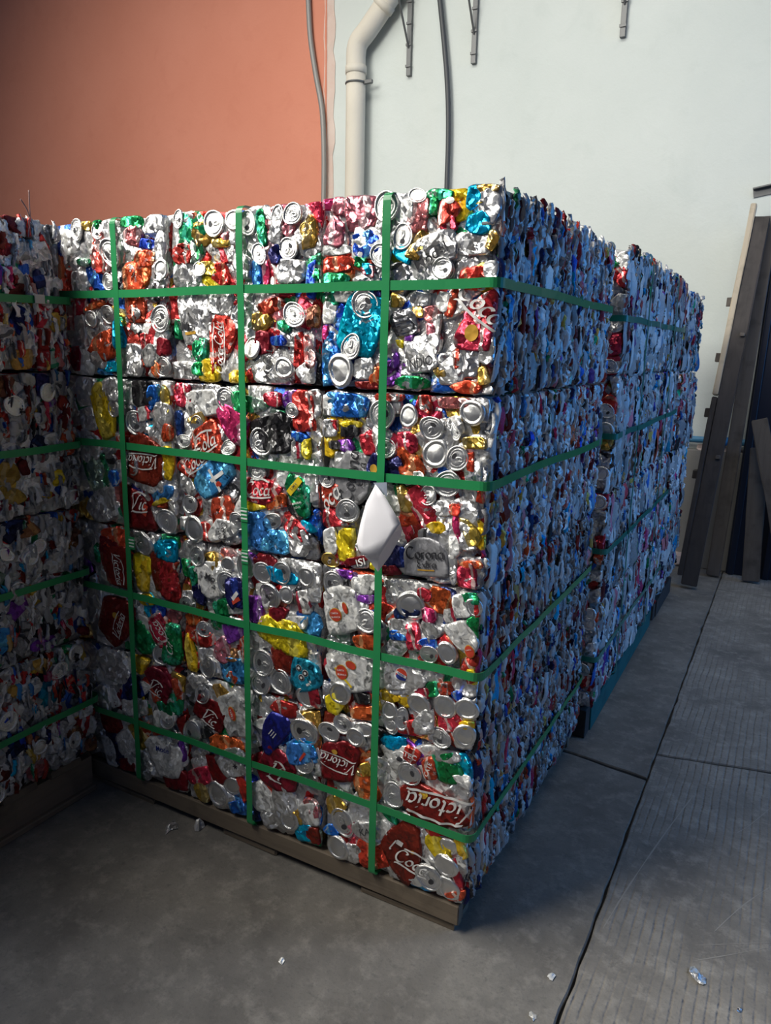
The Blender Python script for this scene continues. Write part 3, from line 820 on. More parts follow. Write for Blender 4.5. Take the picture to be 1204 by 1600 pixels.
def flakes(face, n_part, n_stuff, wr, hr, seed, up=0.0, depth=0.0):
    rs = random.Random(seed)
    U, N = Vector(face.U), Vector(face.N)
    B = Matrix((U, -N, Vector((0, 0, 1)))).transposed().to_4x4()
    for i in range(n_part):
        # stratified positions
        k = int(math.ceil(math.sqrt(n_part*face.w/face.h*2.2))); j = int(math.ceil(n_part/k))
        u = (i % k+rs.uniform(.1, .9))/k*face.w; v = (i//k+rs.uniform(.1, .9))/j*face.h
        w = rs.uniform(*wr); h = min(rs.uniform(*hr), face.h*.5)
        v = max(h*.45, min(face.h-h*.45, v)); u = max(w*.55, min(face.w-w*.5, u))
        o = link('can_edge', FLK[rs.randrange(26)][0], face.bale)
        c = face.O+face.U*u+face.V*v+face.N*(depth+rs.uniform(-.006, .004))
        o.matrix_local = Matrix.Translation(Vector(c-face.base)) @ B @ Matrix.Rotation(rs.gauss(0, .10), 4, 'Y') @ Matrix.Rotation(rs.gauss(0, .24), 4, 'Z') @ Matrix.Diagonal((w*rs.choice((1, -1)), .008, h, 1))
        o.material_slots[0].link = 'OBJECT'; o.material_slots[0].material = edge_shade_material(rs.choice(FCOL))
    # smaller slivers: too small to pick apart, one mesh per bale
    VV, FF, FM, UV = [], [], [], []
    codes = sorted(set(FCOL)); off = 0
    for i in range(n_stuff):
        _, V, F = FLK[rs.randrange(26)]
        u = rs.uniform(.01, face.w-.005); v = rs.uniform(0.01, face.h-.005+up*.6); w = rs.uniform(.006, .016); h = rs.uniform(.02, .065)
        v = max(h*.5, min(v, face.h-h*.5+up))
        a = rs.gauss(0, .16); t = rs.gauss(0, .5)
        x = V[:, 0]*w; y = V[:, 1]*.0075; z = V[:, 2]*h
        x, y = x*math.cos(t)-y*math.sin(t), x*math.sin(t)+y*math.cos(t)
        x, z = x*math.cos(a)-z*math.sin(a), x*math.sin(a)+z*math.cos(a)
        d = y + depth + rs.uniform(-.008, .005)
        VV.append(face.O-face.base + (u+x)[:, None]*face.U + (v+z)[:, None]*face.V + d[:, None]*face.N)
        FF += [tuple(q+off for q in f) for f in F]; off += len(V); FM += [codes.index(rs.choice(FCOL))]*len(F)
        UV.append(V[:, [0, 2]])
    if n_stuff:
        o = link('can_edge_slivers', mesh('can_edge_slivers', np.vstack(VV), FF, None, uv=np.vstack(UV), mats=[edge_shade_material(c) for c in codes], fmat=FM), face.bale)
        o['kind'] = 'stuff'

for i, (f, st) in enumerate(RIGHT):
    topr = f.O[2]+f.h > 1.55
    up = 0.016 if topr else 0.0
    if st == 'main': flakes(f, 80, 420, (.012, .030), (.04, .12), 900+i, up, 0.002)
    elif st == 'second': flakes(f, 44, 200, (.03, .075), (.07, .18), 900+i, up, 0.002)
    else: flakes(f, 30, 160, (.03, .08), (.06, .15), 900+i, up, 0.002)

# ---- random filler cans underneath the surveyed ones
FILL = ['s']*70+['sd']*12+['w']*20+['wr']*5+['r']*10+['o']*5+['d']*5+['k']*3+['b']*3+['g']*3+['gs']*2+['au']*4+['y']*2+['c']*2+['bk']*2+['n']*2+['p']*2+['lb']*2
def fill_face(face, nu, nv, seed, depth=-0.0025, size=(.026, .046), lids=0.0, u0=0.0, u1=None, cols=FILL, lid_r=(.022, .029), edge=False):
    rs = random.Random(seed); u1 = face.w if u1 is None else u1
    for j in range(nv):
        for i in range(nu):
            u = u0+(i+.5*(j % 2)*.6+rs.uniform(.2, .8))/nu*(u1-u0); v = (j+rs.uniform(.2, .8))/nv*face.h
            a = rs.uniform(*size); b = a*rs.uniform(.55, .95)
            patch(face, min(u, face.w-.008), v, a, b, rs.uniform(-1.6, 1.6), depth+rs.uniform(-.0015, .0015), (edge_shade_material if edge else CM.get)(rs.choice(cols)), rs.random(), nseg=16, jag=.16, amp=.003)
            if rs.random() < lids:
                r = rs.uniform(*lid_r)
                lid(face, max(.03, min(face.w-.03, u+rs.uniform(-.02, .02))), max(.03, min(face.h-.03, v+rs.uniform(-.02, .02))), r*rs.uniform(.75, 1), r, rs.uniform(0, 3), .004, rs.choice('TB'), rs.random())
LFILL = FILL+['d']*8+['sd']*10+['br']*5+['n']*5+['r']*6+['p']*3
for (c, r), f in FRONT.items(): fill_face(f, 6, 6, 40+c*7+r, -0.0025, (.034, .052))
for f in S2FRONT: fill_face(f, 2, 6, int(f.O[2]*100), 0.0, (.026, .045), .25, .33)
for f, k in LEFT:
    if k == 0: fill_face(f, 7, 7, int(f.O[2]*90), 0.0, (.022, .040), .12, 0.0, None, LFILL, edge=True); flakes(f, 24, 140, (.012, .026), (.03, .07), int(f.O[2]*70), .006, 0.004)  # edge inks darken these cans to stand in for shade
    elif k == 1: fill_face(f, 4, 4, int(f.O[2]*95), 0.0, (.035, .06), .1)

# ---- surveyed cans of the front face.  Each line is read in the frame of a detail study (origin, scale)
CROP = {1: (90, 260, 2.937), 2: (480, 260, 3.7625), 3: (100, 560, 2.937), 4: (480, 600, 3.7625),
        5: (140, 820, 3.168), 6: (480, 880, 3.7625), 7: (140, 1060, 3.168), 8: (440, 1120, 3.541)}
def to_plane(px, py):
    p = on(px, py, 1, -0.005); return np.array((p[0], p[2]))
def spot(crop, x, y, w, h, ang):
    ox, oy, s = CROP[crop]; px, py = ox+x/s, oy+y/s
    c = to_plane(px, py); a = math.radians(ang)
    e1 = to_plane(px+w/2/s*math.cos(a), py-w/2/s*math.sin(a))-c
    e2 = to_plane(px-h/2/s*math.sin(a), py-h/2/s*math.cos(a))-c
    return c, float(np.hypot(*e1)), float(np.hypot(*e2)), math.atan2(e1[1], e1[0])
def bale_at(c):
    col = 0 if c[0] < MX[1] else 1 if c[0] < MX[2] else 2
    row = 0 if c[1] < MZ[1] else 1 if c[1] < MZ[2] else 2 if c[1] < MZ[3] else 3
    return FRONT[(col, row)]
SEED = [0]
def feature(crop, kind, x, y, w, h, ang=0, depth=None, boxy=3.2, shape=None, amp=.0016, jag=.09, bulge=.0008):
    SEED[0] += 1
    if depth is not None: depth = depth*.48
    c, a, b, th = spot(crop, x, y, w, h, ang); f = bale_at(c)
    u, v = c[0]-f.O[0], c[1]-f.O[2]
    if kind in ('T', 'B', 'G'):
        u = max(a*.8, min(f.w-a*.8, u)); v = max(b*.8, min(f.h-b*.8, v))
        return lid(f, u, v, a, b, th, (.0026 if depth is None else depth-.002), 'B' if kind == 'B' else 'T', 5000+SEED[0], kind == 'G')
    # keep a can inside its own bale
    ex = abs(a*math.cos(th))+abs(b*math.sin(th)); ez = abs(a*math.sin(th))+abs(b*math.cos(th))
    u = max(min(ex, f.w/2)*.86, min(f.w-min(ex, f.w/2)*.86, u)); v = max(min(ez, f.h/2)*.86, min(f.h-min(ez, f.h/2)*.86, v))
    a *= 1.10; b *= 1.10
    dd = .0014+.0003*(SEED[0] % 7)+max(0, .03-max(a, b))*.05 if depth is None else depth
    big = max(a, b) > .05
    return patch(f, u, v, a, b, th, dd, CM[kind], 7000+SEED[0], boxy=boxy, jag=jag, nseg=28 if big else 20, shape=shape, amp=amp, bulge=bulge)
def survey(crop, text):
    for line in text.strip().splitlines():
        for it in line.split(';'):
            q = it.split()
            if not q: continue
            n = [float(z) for z in q[1:]]
            feature(crop, q[0], *n)
survey(1, '''
s 225 300 60 150 8; au 120 240 40 50; g 165 240 40 50; k 170 370 60 200; gs 110 420 60 70; r 185 440 50 100; g 330 235 95 60; k 335 310 85 95
s 440 260 105 90; s 480 360 62 140; b 400 355 70 50; o 390 420 95 75; o 335 560 95 250; o 392 500 45 110; s 450 480 55 90
r 95 640 60 95; o 160 640 85 30 25; r 345 660 90 120; o 190 800 135 150 -20; c 275 770 60 140; c 230 920 70 50; wr 440 780 130 85 -30; r 395 805 60 80
s 330 890 115 150; s 412 865 62 110; d 500 830 60 85; s 180 890 75 80; o 470 920 95 115; s 90 540 70 120; s 90 760 60 160; d 80 880 60 110
T 78 285 58 105; T 172 295 48 84; T 230 395 66 160; B 480 470 58 100; T 225 530 52 84; B 150 700 50 92; T 225 680 60 92; T 465 700 88 130; T 475 920 68 100
T 325 480 48 60; B 345 680 60 60
o 620 190 110 45; g 610 270 125 160; gs 600 385 110 115; au 650 310 90 115; r 565 400 85 95; au 740 350 85 40; k 760 330 40 55; s 815 350 95 105
au 670 470 95 65; o 740 490 85 95; g 930 290 40 175 10; s 990 270 60 180; au 1130 300 85 160; k 1045 290 55 60; s 830 460 75 115
b 905 490 45 135; m 965 500 65 135; n 990 400 55 85; s 1060 480 115 125; b 1155 520 45 165; g 1172 510 32 90; s 580 500 115 135
g 545 750 35 90; s 740 620 125 125; g 650 850 65 130; g 645 930 65 65; y 690 950 95 110; s 810 690 75 115
au 920 710 85 85; r 970 640 125 60 20; g 1030 730 55 65; br 1165 690 60 105; d 930 810 75 105; b 1000 800 65 45; r 1095 850 42 160; k 1150 850 55 150; s 1140 945 95 105; y 820 970 85 60
T 545 240 48 92; T 710 260 92 125; B 800 245 72 112; T 868 260 72 125; T 1000 235 55 130; T 1070 215 76 112; G 1130 285 55 70; T 1050 375 84 112
T 920 400 58 112; B 880 830 58 140; T 1080 680 82 140; s 590 160 60 60; T 640 470 55 70
''')
survey(2, '''
k 290 240 190 220; k 140 380 125 175; m 110 200 90 75; k 180 220 85 125; s 420 350 85 105; c 545 520 95 125; k 640 270 125 225; w 575 250 75 125
r 830 260 125 225; g 770 140 155 75; g 735 230 45 95; au 1040 80 165 55; c 975 160 85 155; s 1090 200 135 265; c 1000 330 135 135; w 340 450 205 175 10; b 345 455 175 150 10
g 300 560 60 65; c 345 600 60 70; k 345 615 75 80; w 140 490 175 70; o 150 580 185 105; g 150 655 165 60; au 640 470 85 190 -35
au 1110 430 65 115 -25; s 960 450 205 135; o 970 630 170 80 10; s 1085 600 90 110
b 120 1130 105 310; s 320 1190 125 125; sd 560 925 155 155 15; au 525 780 75 95; au 640 850 65 75; k 710 870 105 105; s 650 780 110 90
w 790 790 85 115; r 840 800 50 175 -15; o 970 700 130 60; au 930 970 105 105; k 710 980 65 125; w 760 950 65 160
y 530 1045 50 50; p 500 1140 55 85; p 590 1000 50 60; s 660 1070 195 190; g 610 1270 195 75; au 770 1220 75 75; s 840 1190 155 195; sd 940 1150 115 195; r 870 1130 40 125
s 1055 1080 105 165; au 1030 1250 65 145; o 920 1300 175 75; o 390 1240 75 125; d 340 1310 145 55; w 120 850 85 155; g 110 780 115 85; m 100 985 50 100; w 190 770 125 85; n 410 740 55 55
T 455 230 128 205; T 555 410 112 172; T 425 520 115 155; T 790 600 145 125; T 640 130 110 90
''')
survey(3, '''
y 170 240 82 265 12; s 210 130 95 120; s 90 150 90 135; bk 350 160 95 125; b 400 180 62 115; au 455 190 42 125; wr 360 260 65 75; s 440 260 85 115
o 465 340 55 75; r 265 385 60 60; s 430 480 75 125; y 470 480 62 155; gs 150 520 125 165; s 110 400 85 145; b 220 550 45 75; s 160 650 135 195
lb 440 625 115 62 20; y 440 657 95 28 15; s 400 580 95 85; o 225 820 115 115; s 300 805 70 70; d 205 910 100 170; c 470 890 115 95; y 350 950 92 95; r 490 970 100 60; s 100 280 80 100
T 225 230 52 84; T 320 295 82 122; T 300 480 62 132; T 465 750 80 120; B 355 850 72 122
r 540 170 85 105; w 620 200 155 135; g 790 200 65 105; gs 870 200 115 95; au 600 270 75 65; m 750 300 195 145 -25; bk 950 340 175 195; r 1090 250 100 185
b 1075 350 65 75; y 1105 420 40 90; wr 1060 420 45 80; r 950 190 80 70; o 960 650 90 90; y 870 670 90 65; w 1030 540 120 115; r 700 710 135 135 10
lb 880 840 140 170; lb 960 880 125 115; r 1060 790 115 85 -30; s 1075 850 95 125; c 1120 770 70 60; r 640 810 45 90; s 560 580 60 110; n 520 300 40 110; s 1130 600 60 140
T 735 190 84 115; T 605 305 62 84; T 545 380 62 62; T 750 410 74 66; T 895 385 95 132; T 1040 240 62 72; T 875 515 84 94; T 790 750 62 94; T 950 750 95 74; T 570 670 62 94; B 590 800 95 122
''')
survey(4, '''
w 90 120 85 130; b 210 135 235 175; y 245 240 115 42; bk 240 275 115 72; r 470 80 155 52; r 680 120 75 115; k 850 110 175 72; s 860 270 95 155; au 970 350 140 75
o 950 480 55 145; s 90 260 95 105; r 150 260 52 85; p 210 365 105 75; bk 150 370 70 70; r 340 360 115 115; r 580 350 105 135; o 600 470 200 135 -25
n 480 500 150 155; r 110 640 135 115; r 110 780 165 115; s 960 520 95 185; r 660 720 120 260 35; au 560 680 75 160 20; y 750 850 115 72; o 1010 670 45 75
s 930 650 125 115; s 770 740 125 105; o 860 740 62 75; s 930 900 100 170; au 950 860 85 205 15; m 870 850 42 175; w 850 965 75 130; sd 700 900 120 100; y 220 950 115 185 -10
w 100 910 85 175; n 520 1000 190 200; o 960 1070 145 42; r 930 1140 115 145; s 850 1100 62 175; d 480 1120 120 60; s 620 560 120 80
T 435 180 145 185; B 590 190 112 142; T 725 260 145 142; B 745 410 162 172; B 960 170 152 162; T 875 440 132 152; T 455 380 122 122; T 100 560 92 102; T 235 745 132 142; T 815 590 162 152; T 700 660 112 112; G 125 1040 105 72; T 870 280 60 110
''')
survey(5, '''
s 80 200 75 155; y 260 250 82 175; y 270 375 62 55; d 340 240 95 195; r 410 290 95 215; c 385 140 85 85; g 470 220 42 95; s 190 400 80 80; r 345 530 92 175 20; b 330 430 65 55; g 425 620 85 215; y 490 640 42 195
g 260 560 95 155; s 110 680 145 155; d 340 775 115 135; n 190 810 125 115; r 425 820 45 105; w 590 270 125 175; g 510 270 42 115; n 530 350 52 125; n 720 340 85 145; au 600 190 42 115 30
c 950 240 150 110; s 1100 320 65 140; wr 1050 390 75 115; p 810 420 85 125; d 920 450 105 65; y 950 560 250 150 -20; w 1020 490 110 65; s 470 375 75 95; g 640 420 65 115; g 640 490 85 75
r 560 560 95 95; k 640 620 95 125; p 720 540 125 115; s 580 690 95 145; br 690 650 70 70; lb 700 750 115 125; r 710 790 75 62; r 760 620 42 115; d 940 670 105 125; r 1120 880 52 185
r 950 870 115 85; s 560 850 125 125; au 640 830 70 70; g 430 900 95 95; w 200 910 115 95; s 60 860 80 120; d 100 980 100 90; o 500 470 70 60
T 255 100 72 112; T 345 650 74 94; T 525 160 74 104; T 670 290 84 112; B 675 200 62 84; T 765 210 92 122; T 850 240 72 122; T 945 240 94 112; B 1065 260 84 112; T 885 355 112 122; B 965 350 62 94; T 470 390 60 70; T 575 720 72 122
T 850 690 104 132; T 840 800 84 122; T 935 780 104 132; B 1070 870 104 112; T 550 840 80 90; T 380 965 80 80; T 560 520 70 80
''')
survey(6, '''
p 210 90 145 92; o 160 180 100 60; w 330 130 155 115; p 340 215 110 50; o 340 475 155 92; b 390 340 40 110; r 680 190 80 80; o 775 215 160 145 -30; wr 830 310 75 85; m 710 310 85 85; s 720 390 115 105; r 615 440 85 165; w 900 260 110 140
g 970 190 115 72; r 1050 290 42 95; s 540 400 135 135; b 530 430 110 60; b 700 480 115 62; g 1025 430 92 175 -20; y 150 830 95 130; bk 310 800 95 75; s 560 690 235 185
y 480 790 95 72; r 670 770 95 65; g 730 750 75 85; r 800 745 80 70; b 870 790 55 75; s 680 940 155 135; r 830 950 135 105; r 600 1010 155 85; o 330 890 155 75; y 960 970 95 50; y 970 680 55 85; r 1020 690 65 75; c 500 1060 135 65; s 760 1020 110 100; y 400 820 40 100; n 560 300 160 60
T 145 120 112 142; T 345 340 122 152; B 600 255 172 182; B 990 270 104 112; T 710 540 112 104; B 820 530 112 132; B 185 770 122 142; B 650 840 142 132; B 800 850 142 142; B 945 870 132 132; B 475 870 84 122; B 480 955 80 80
T 550 920 74 132; B 330 960 132 84; T 200 920 112 94; T 130 1000 104 104; T 280 1030 112 112; B 940 1030 142 132; T 780 1030 122 112
''')
survey(7, '''
s 210 150 115 115; g 370 150 85 65; w 370 210 115 95; n 120 330 65 185; w 90 360 60 140; w 190 350 95 175 25; au 230 300 75 135 20; p 470 370 75 105; r 490 470 105 85; d 470 570 115 95; au 540 560 55 105
bk 570 270 55 65; o 670 340 145 125; s 700 420 155 135; d 620 460 75 155 15; c 1060 360 105 95; o 755 560 45 135; w 850 590 125 145; s 960 620 115 155; b 715 640 55 55; au 1030 690 65 65; k 1100 660 75 95; d 1110 800 70 80; c 1060 775 90 85; s 900 700 105 85; s 250 440 90 130; d 180 470 80 60
T 480 260 84 104; T 1065 270 114 132; T 1060 430 94 84; B 700 540 84 84; B 630 580 94 132; B 980 700 104 104; T 400 290 70 80; s 650 650 110 90
''')
survey(8, '''
lb 110 200 160 140; o 460 380 125 200; au 450 300 90 70; c 620 165 115 65; r 680 90 120 70; w 640 250 170 190; g 910 290 155 165; s 900 220 150 70; w 990 370 95 95; g 590 565 95 65; y 860 740 125 160; y 1000 740 55 115; o 850 640 115 55
r 1000 900 60 160; o 490 790 155 160; au 290 500 95 95; cyan 0 0 0 0; w 180 560 105 125; k 180 530 65 65; d 190 670 65 95; au 80 560 65 85; b 260 640 75 55; s 380 790 120 90; s 650 900 130 90; w 560 640 90 110; r 960 1000 110 60; s 720 950 110 60
T 120 90 155 142; T 340 20 94 84; T 250 90 112 104; B 400 110 112 104; T 600 60 84 122; T 700 320 122 124; T 610 440 112 132; T 810 890 112 152; B 920 725 94 94; B 905 830 132 124; B 915 960 124 132; T 330 590 112 152; B 300 730 124 132
'''.replace('cyan 0 0 0 0; ', 'c 115 650 75 85; '))

# ---- cans that carry readable print
D2R = math.pi/180
def script(P, text, s0=0, t0=0, size=.05, rot=0, ink='w', swash=True): return pen_text(P, text, s0, t0, size, rot*D2R, ink, .075, 40, .38, swash)
def gothic(P, text, s0=0, t0=0, size=.03, rot=0, ink='k'): return pen_text(P, text, s0, t0, size, rot*D2R, ink, .078, 40, .0)
# top row
P = feature(1, 'r', 750, 830, 290, 112, 92); script(P, 'Coca-Cola', 0, .007, .026)
P = feature(1, 's', 612, 680, 155, 290, 0); block_text(P, 'Mo', -.012, -.028, .030, 0, 'k'); bar(P, -.005, -.042, .035, .007, 0.1, 'au')
P = feature(1, 's', 985, 910, 205, 215, 0); block_text(P, 'Model', -.014, 0, .026, 80*D2R, 'k'); feature(1, 'B', 1035, 925, 82, 112, 0, .013)
P = feature(2, 's', 750, 480, 265, 175, 22, .009); block_text(P, 'Model', -.012, -.012, .030, 12*D2R, 'k')
feature(2, 'T', 790, 600, 130, 115, 0, .016)
P = feature(2, 'c', 310, 920, 250, 395, -15, .008)
for q in ((335, 810, 162, 165), (250, 1060, 112, 162)): feature(2, 'T', *q, 0, .016)
feature(2, 'B', 185, 1200, 162, 202, 0, .016)
P = feature(2, 'r', 1030, 820, 175, 215, 0, .009); script(P, 'Coca', 0, .004, .048, -38)
P = feature(2, 'r', 975, 1000, 225, 175, -10, .010); blob(P, -.006, .006, .014, .016, 0, 'au')
P = feature(2, 's', 660, 1120, 195, 180, 10, .010); block_text(P, 'INDIO', .0, -.012, .028, 2*D2R, 'k', .75)
P = feature(2, 'r', 830, 265, 120, 215, 0, .009); blob(P, 0, .02, .010, .006, 0, 'w')
P_ = feature(2, 'sd', 560, 925, 150, 150, 15, .0085); [bar(P_, 0, .014-.010*i, .034, .0035, 0, 'k') for i in range(4)]
# second row
P = feature(3, 'd', 360, 470, 170, 195, -15, .009); script(P, 'Victoria', .0, .0, .030, 186)
P = feature(3, 'd', 340, 675, 185, 225, -5, .009); script(P, 'Vic', .004, .006, .040, 0); bar(P, .022, -.012, .030, .016, 1.2, 'r')
P = feature(3, 'r', 645, 385, 160, 140, 30, .009); script(P, 'Cola', .0, -.002, .036, 0)
P = feature(3, 'r', 600, 475, 180, 95, 38, .010); script(P, 'Coca', .0, .0, .034, 0)
P = feature(3, 'lb', 690, 560, 195, 175, 38, .011); bar(P, .0, .0, .062, .009, 1.57, 'w'); bar(P, .012, .004, .050, .010, 0.0, 'w'); blob(P, .006, -.014, .009, .007, 0, 'r')
P = feature(3, 'r', 890, 610, 180, 115, -8, .009); script(P, 'Coca', .0, .005, .034, 4)
P = feature(3, 'g', 1065, 640, 115, 190, -8, .009); bar(P, -.006, .026, .050, .016, .85, 'y'); block_text(P, 'LIMA', -.006, .026, .010, .85, 'k'); block_text(P, 'MINERAL', .002, -.012, .007, .3, 'w'); block_text(P, 'AGUA', .002, -.022, .007, .3, 'w')
P = feature(3, 'w', 725, 820, 135, 115, 0, .010); gothic(P, 'Corona', .010, 0, .017, -88); gothic(P, 'Extra', -.008, 0, .012, -88)
P = feature(4, 'gy', 255, 560, 300, 205, 82, .009); gothic(P, 'Corona', .006, .004, .036, 0); gothic(P, 'Extra', .016, -.021, .022, 0)
P = feature(4, 'n', 400, 500, 135, 160, 0, .010); blob(P, -.006, 0, .009, .010, 0, 'au')
P = feature(4, 'r', 105, 655, 140, 125, 0, .008); script(P, 'oca', .0, 0, .040, 42, 'w', False)
feature(4, 'T', 235, 745, 132, 142, 0, .016); feature(4, 'T', 100, 560, 92, 102, 0, .014)
dome = lambda th: (np.cos(th)*np.where(np.sin(th) > 0, 1, 1.0)/np.maximum(np.abs(np.cos(th)), np.where(np.sin(th) > 0, 1.0, np.abs(np.sin(th)))),
                   np.where(np.sin(th) > 0, np.sin(th), np.maximum(-1, np.sin(th)/np.maximum(np.abs(np.cos(th)), np.abs(np.sin(th))))))
P = feature(4, 'gy', 690, 1020, 245, 215, -4, .012, 3.0, dome, .001); gothic(P, 'Corona', .0, .008, .028, 2); gothic(P, 'Extra', .002, -.015, .019, 2); bar(P, .0, -.028, .040, .003, .03, 'au')
P = feature(4, 'd', 300, 1085, 175, 65, 8, .010); block_text(P, 'ISI', .006, 0, .022, 5*D2R, 'w', 1.2)
# third row
P = feature(5, 'd', 135, 210, 205, 125, 100, .009); script(P, 'Victoria', -.006, -.004, .026, 180)
P = feature(5, 'd', 130, 480, 225, 165, 75, .009); blob(P, .014, .010, .010, .010, 0, 'au'); script(P, 'Victoria', -.004, -.012, .024, 0)
P = feature(5, 'r', 345, 530, 175, 92, -58, .010); script(P, 'Coca', 0, 0, .030, 180)
P = feature(5, 'g', 425, 625, 205, 85, 85, .010); script(P, 'Cit', 0, .002, .026, 0, 'w', False)
P = feature(5, 'd', 330, 800, 150, 120, -35, .010); script(P, 'Vic', 0, -.006, .034, 0)
P = feature(5, 'w', 590, 270, 125, 175, 0, .009); block_text(P, 'Mo', .006, .004, .026, -20*D2R, 'k')
P = feature(5, 'n', 715, 345, 85, 150, 10, .010); bar(P, 0, -.004, .026, .010, .6, 'w'); bar(P, 0, -.016, .026, .010, .3, 'r')
P = feature(5, 'y', 950, 560, 250, 150, -20, .010); bar(P, -.012, .012, .02, .006, .5, 'r')
P = feature(5, 't', 1060, 745, 150, 165, 0, .011)
for x_, y_ in ((-.010, .018), (.007, .005), (-.007, -.006)):
    blob(P, x_, y_, .0085, .0085, 0, 'w', lift=.0012); blob(P, x_, y_, .0075, .0075, 0, 'k', lift=.0018); blob(P, x_, y_, .0035, .0035, 0, 'w', lift=.0024)
for x_, y_ in ((.012, -.022), (.018, -.016), (.006, -.024)): bar(P, x_, y_, .006, .006, 0, 'w')
def oval(P, s, t, a, b, rot, words=('CARTA', 'BLANCA')):
    blob(P, s, t, a*1.12, b*1.12, rot, 'au', lift=.0010); blob(P, s, t, a, b, rot, 'r', lift=.0018)
    for i, w_ in enumerate(words): block_text(P, w_, s-(i-.5)*-.002, t+(.5-i)*b*.62, a*.42, rot, 'w')
P = feature(6, 'w', 190, 290, 205, 280, 0, .009, amp=.0012); oval(P, -.013, -.006, .015, .015, 0); oval(P, .016, .010, .006, .013, .2, ())
feature(6, 'T', 345, 340, 122, 152, 0, .016)
P = feature(6, 'w', 900, 450, 185, 190, 0, .009, amp=.0012); oval(P, .016, -.026, .010, .013, .15, ('CARTA',)); feature(6, 'B', 820, 530, 112, 132, 0, .016)
P = feature(6, 'w', 235, 655, 265, 240, 0, .009, amp=.0012); oval(P, -.016, .005, .015, .017, -.1); oval(P, .014, .022, .013, .009, -.5, ()); bar(P, -.015, -.008, .060, .005, -.95, 'y')
feature(6, 'B', 185, 770, 122, 142, 0, .016)
P = feature(6, 's', 560, 670, 235, 160, 0, .009); blob(P, -.003, .006, .0155, .0155, 0, 'w', lift=.0008); blob(P, -.003, .006, .0140, .0140, 0, 'r', lift=.0014); blob(P, -.005, -.001, .0125, .0065, -.5, 'n', lift=.0020); bar(P, -.003, .006, .026, .0065, -.6, 'w', lift=.0026); block_text(P, 'PEPSI', -.003, .006, .0075, -.6, 'n')
P = feature(6, 'r', 800, 745, 80, 70, 0, .010); blob(P, 0, 0, .010, .010, .3, 'r', n=10, star=1)
# bottom row
P = feature(7, 'd', 590, 180, 190, 120, -38, .009); script(P, 'Vic', .006, -.008, .034, 0)
P = feature(7, 'w', 710, 190, 125, 225, 12, .009, amp=.0014); oval(P, 0, .008, .010, .018, 0, ()); block_text(P, 'CARTA', 0, .008, .008, 1.5, 'w')
P = feature(7, 'w', 370, 390, 155, 195, 0, .009); block_text(P, 'Mode', 0, .022, .022, -12*D2R, 'n')
P = feature(7, 's', 705, 425, 155, 135, 0, .009); blob(P, .008, -.006, .010, .010, 0, 'k', n=12, star=1)
P = feature(7, 'u', 900, 270, 185, 125, 50, .010, 5.0, None, .0012, .04); [bar(P, .0, .004-.007*i, .020, .0025, .0, 'w') for i in range(3)]; INKP = P
P = feature(7, 'd', 920, 455, 215, 155, -35, .009); script(P, 'Vi', .004, -.004, .044, 0)
P = feature(8, 'lb', 105, 215, 160, 120, 0, .009); bar(P, .004, -.003, .030, .007, .7, 'r')
P = feature(8, 'd', 310, 245, 225, 215, -25, .011); blob(P, -.012, .020, .008, .006, 0, 'au'); script(P, 'Victoria', .0, -.004, .030, 185)
P = feature(8, 'r', 712, 215, 85, 75, -28, .011); block_text(P, 'TEC', 0, 0, .018, 0, 'w')
P = feature(8, 'r', 810, 290, 75, 115, -5, .011); block_text(P, 'CATE', 0, .0, .015, 62*D2R, 'w')
blob(feature(8, 'w', 650, 235, 90, 75, 0, .010), 0, 0, .008, .006, 0, 'k')
feature(8, 'T', 700, 320, 122, 124, 0, .016)
P = feature(8, 'd', 850, 490, 385, 200, -14, .012, 3.0, None, .0018, .05); script(P, 'Victoria', .012, -.002, .050, 178); blob(P, -.030, .018, .010, .009, 0, 'au'); blob(P, -.024, .020, .006, .006, 0, 'y')
P = feature(8, 'd', 690, 760, 245, 330, 10, .011, 3.0, None, .0018, .07); script(P, 'Coca', .006, -.022, .040, -40); bar(P, -.006, .028, .016, .013, -.9, 'w'); script(P, 'l', -.028, .026, .034, -40, 'w', False); blob(P, .020, .002, .005, .005, 0, 'au')
feature(8, 'T', 810, 890, 112, 152, 0, .018); feature(8, 'B', 905, 830, 132, 124, 0, .016)
P = feature(8, 's', 465, 655, 135, 125, 0, .010); block_text(P, 'KA', 0, .008, .022, 0, 'k')

# ------------------------------------------------------------------ straps
def ribbon(name, path, normals, width, mat, label, group, closed=True, thick=0.0011, wdir=None):
    """flat band along path; wdir = across direction"""
    P = [Vector(p) for p in path]; N = [Vector(n).normalized() for n in normals]
    o0 = P[0].copy(); V, F = [], []; n = len(P)
    for i in range(n):
        a = P[(i-1) % n] if closed or i else P[0]; b = P[(i+1) % n] if closed or i < n-1 else P[-1]
        d = (b-a).normalized(); s = d.cross(N[i]).normalized()
        for q, e in ((-.5, 0), (.5, 0), (.5, 1), (-.5, 1)): V.append(P[i]+s*q*width+N[i]*thick*e-o0)
    m = n if closed else n-1
    for i in range(m):
        j = (i+1) % n
        for k in range(4): F.append((i*4+k, i*4+(k+1) % 4, j*4+(k+1) % 4, j*4+k))
    if not closed: F += [(3, 2, 1, 0), ((n-1)*4, (n-1)*4+1, (n-1)*4+2, (n-1)*4+3)]
    bm = bmesh.new(); bv = [bm.verts.new(v) for v in V]
    for f in F: bm.faces.new([bv[i] for i in f])
    bmesh.ops.recalc_face_normals(bm, faces=bm.faces[:])
    me = bpy.data.meshes.new(name); bm.to_mesh(me); bm.free(); me.materials.append(mat)
    o = link(name, me, None, o0); tag(o, label, 'strap', group); return o

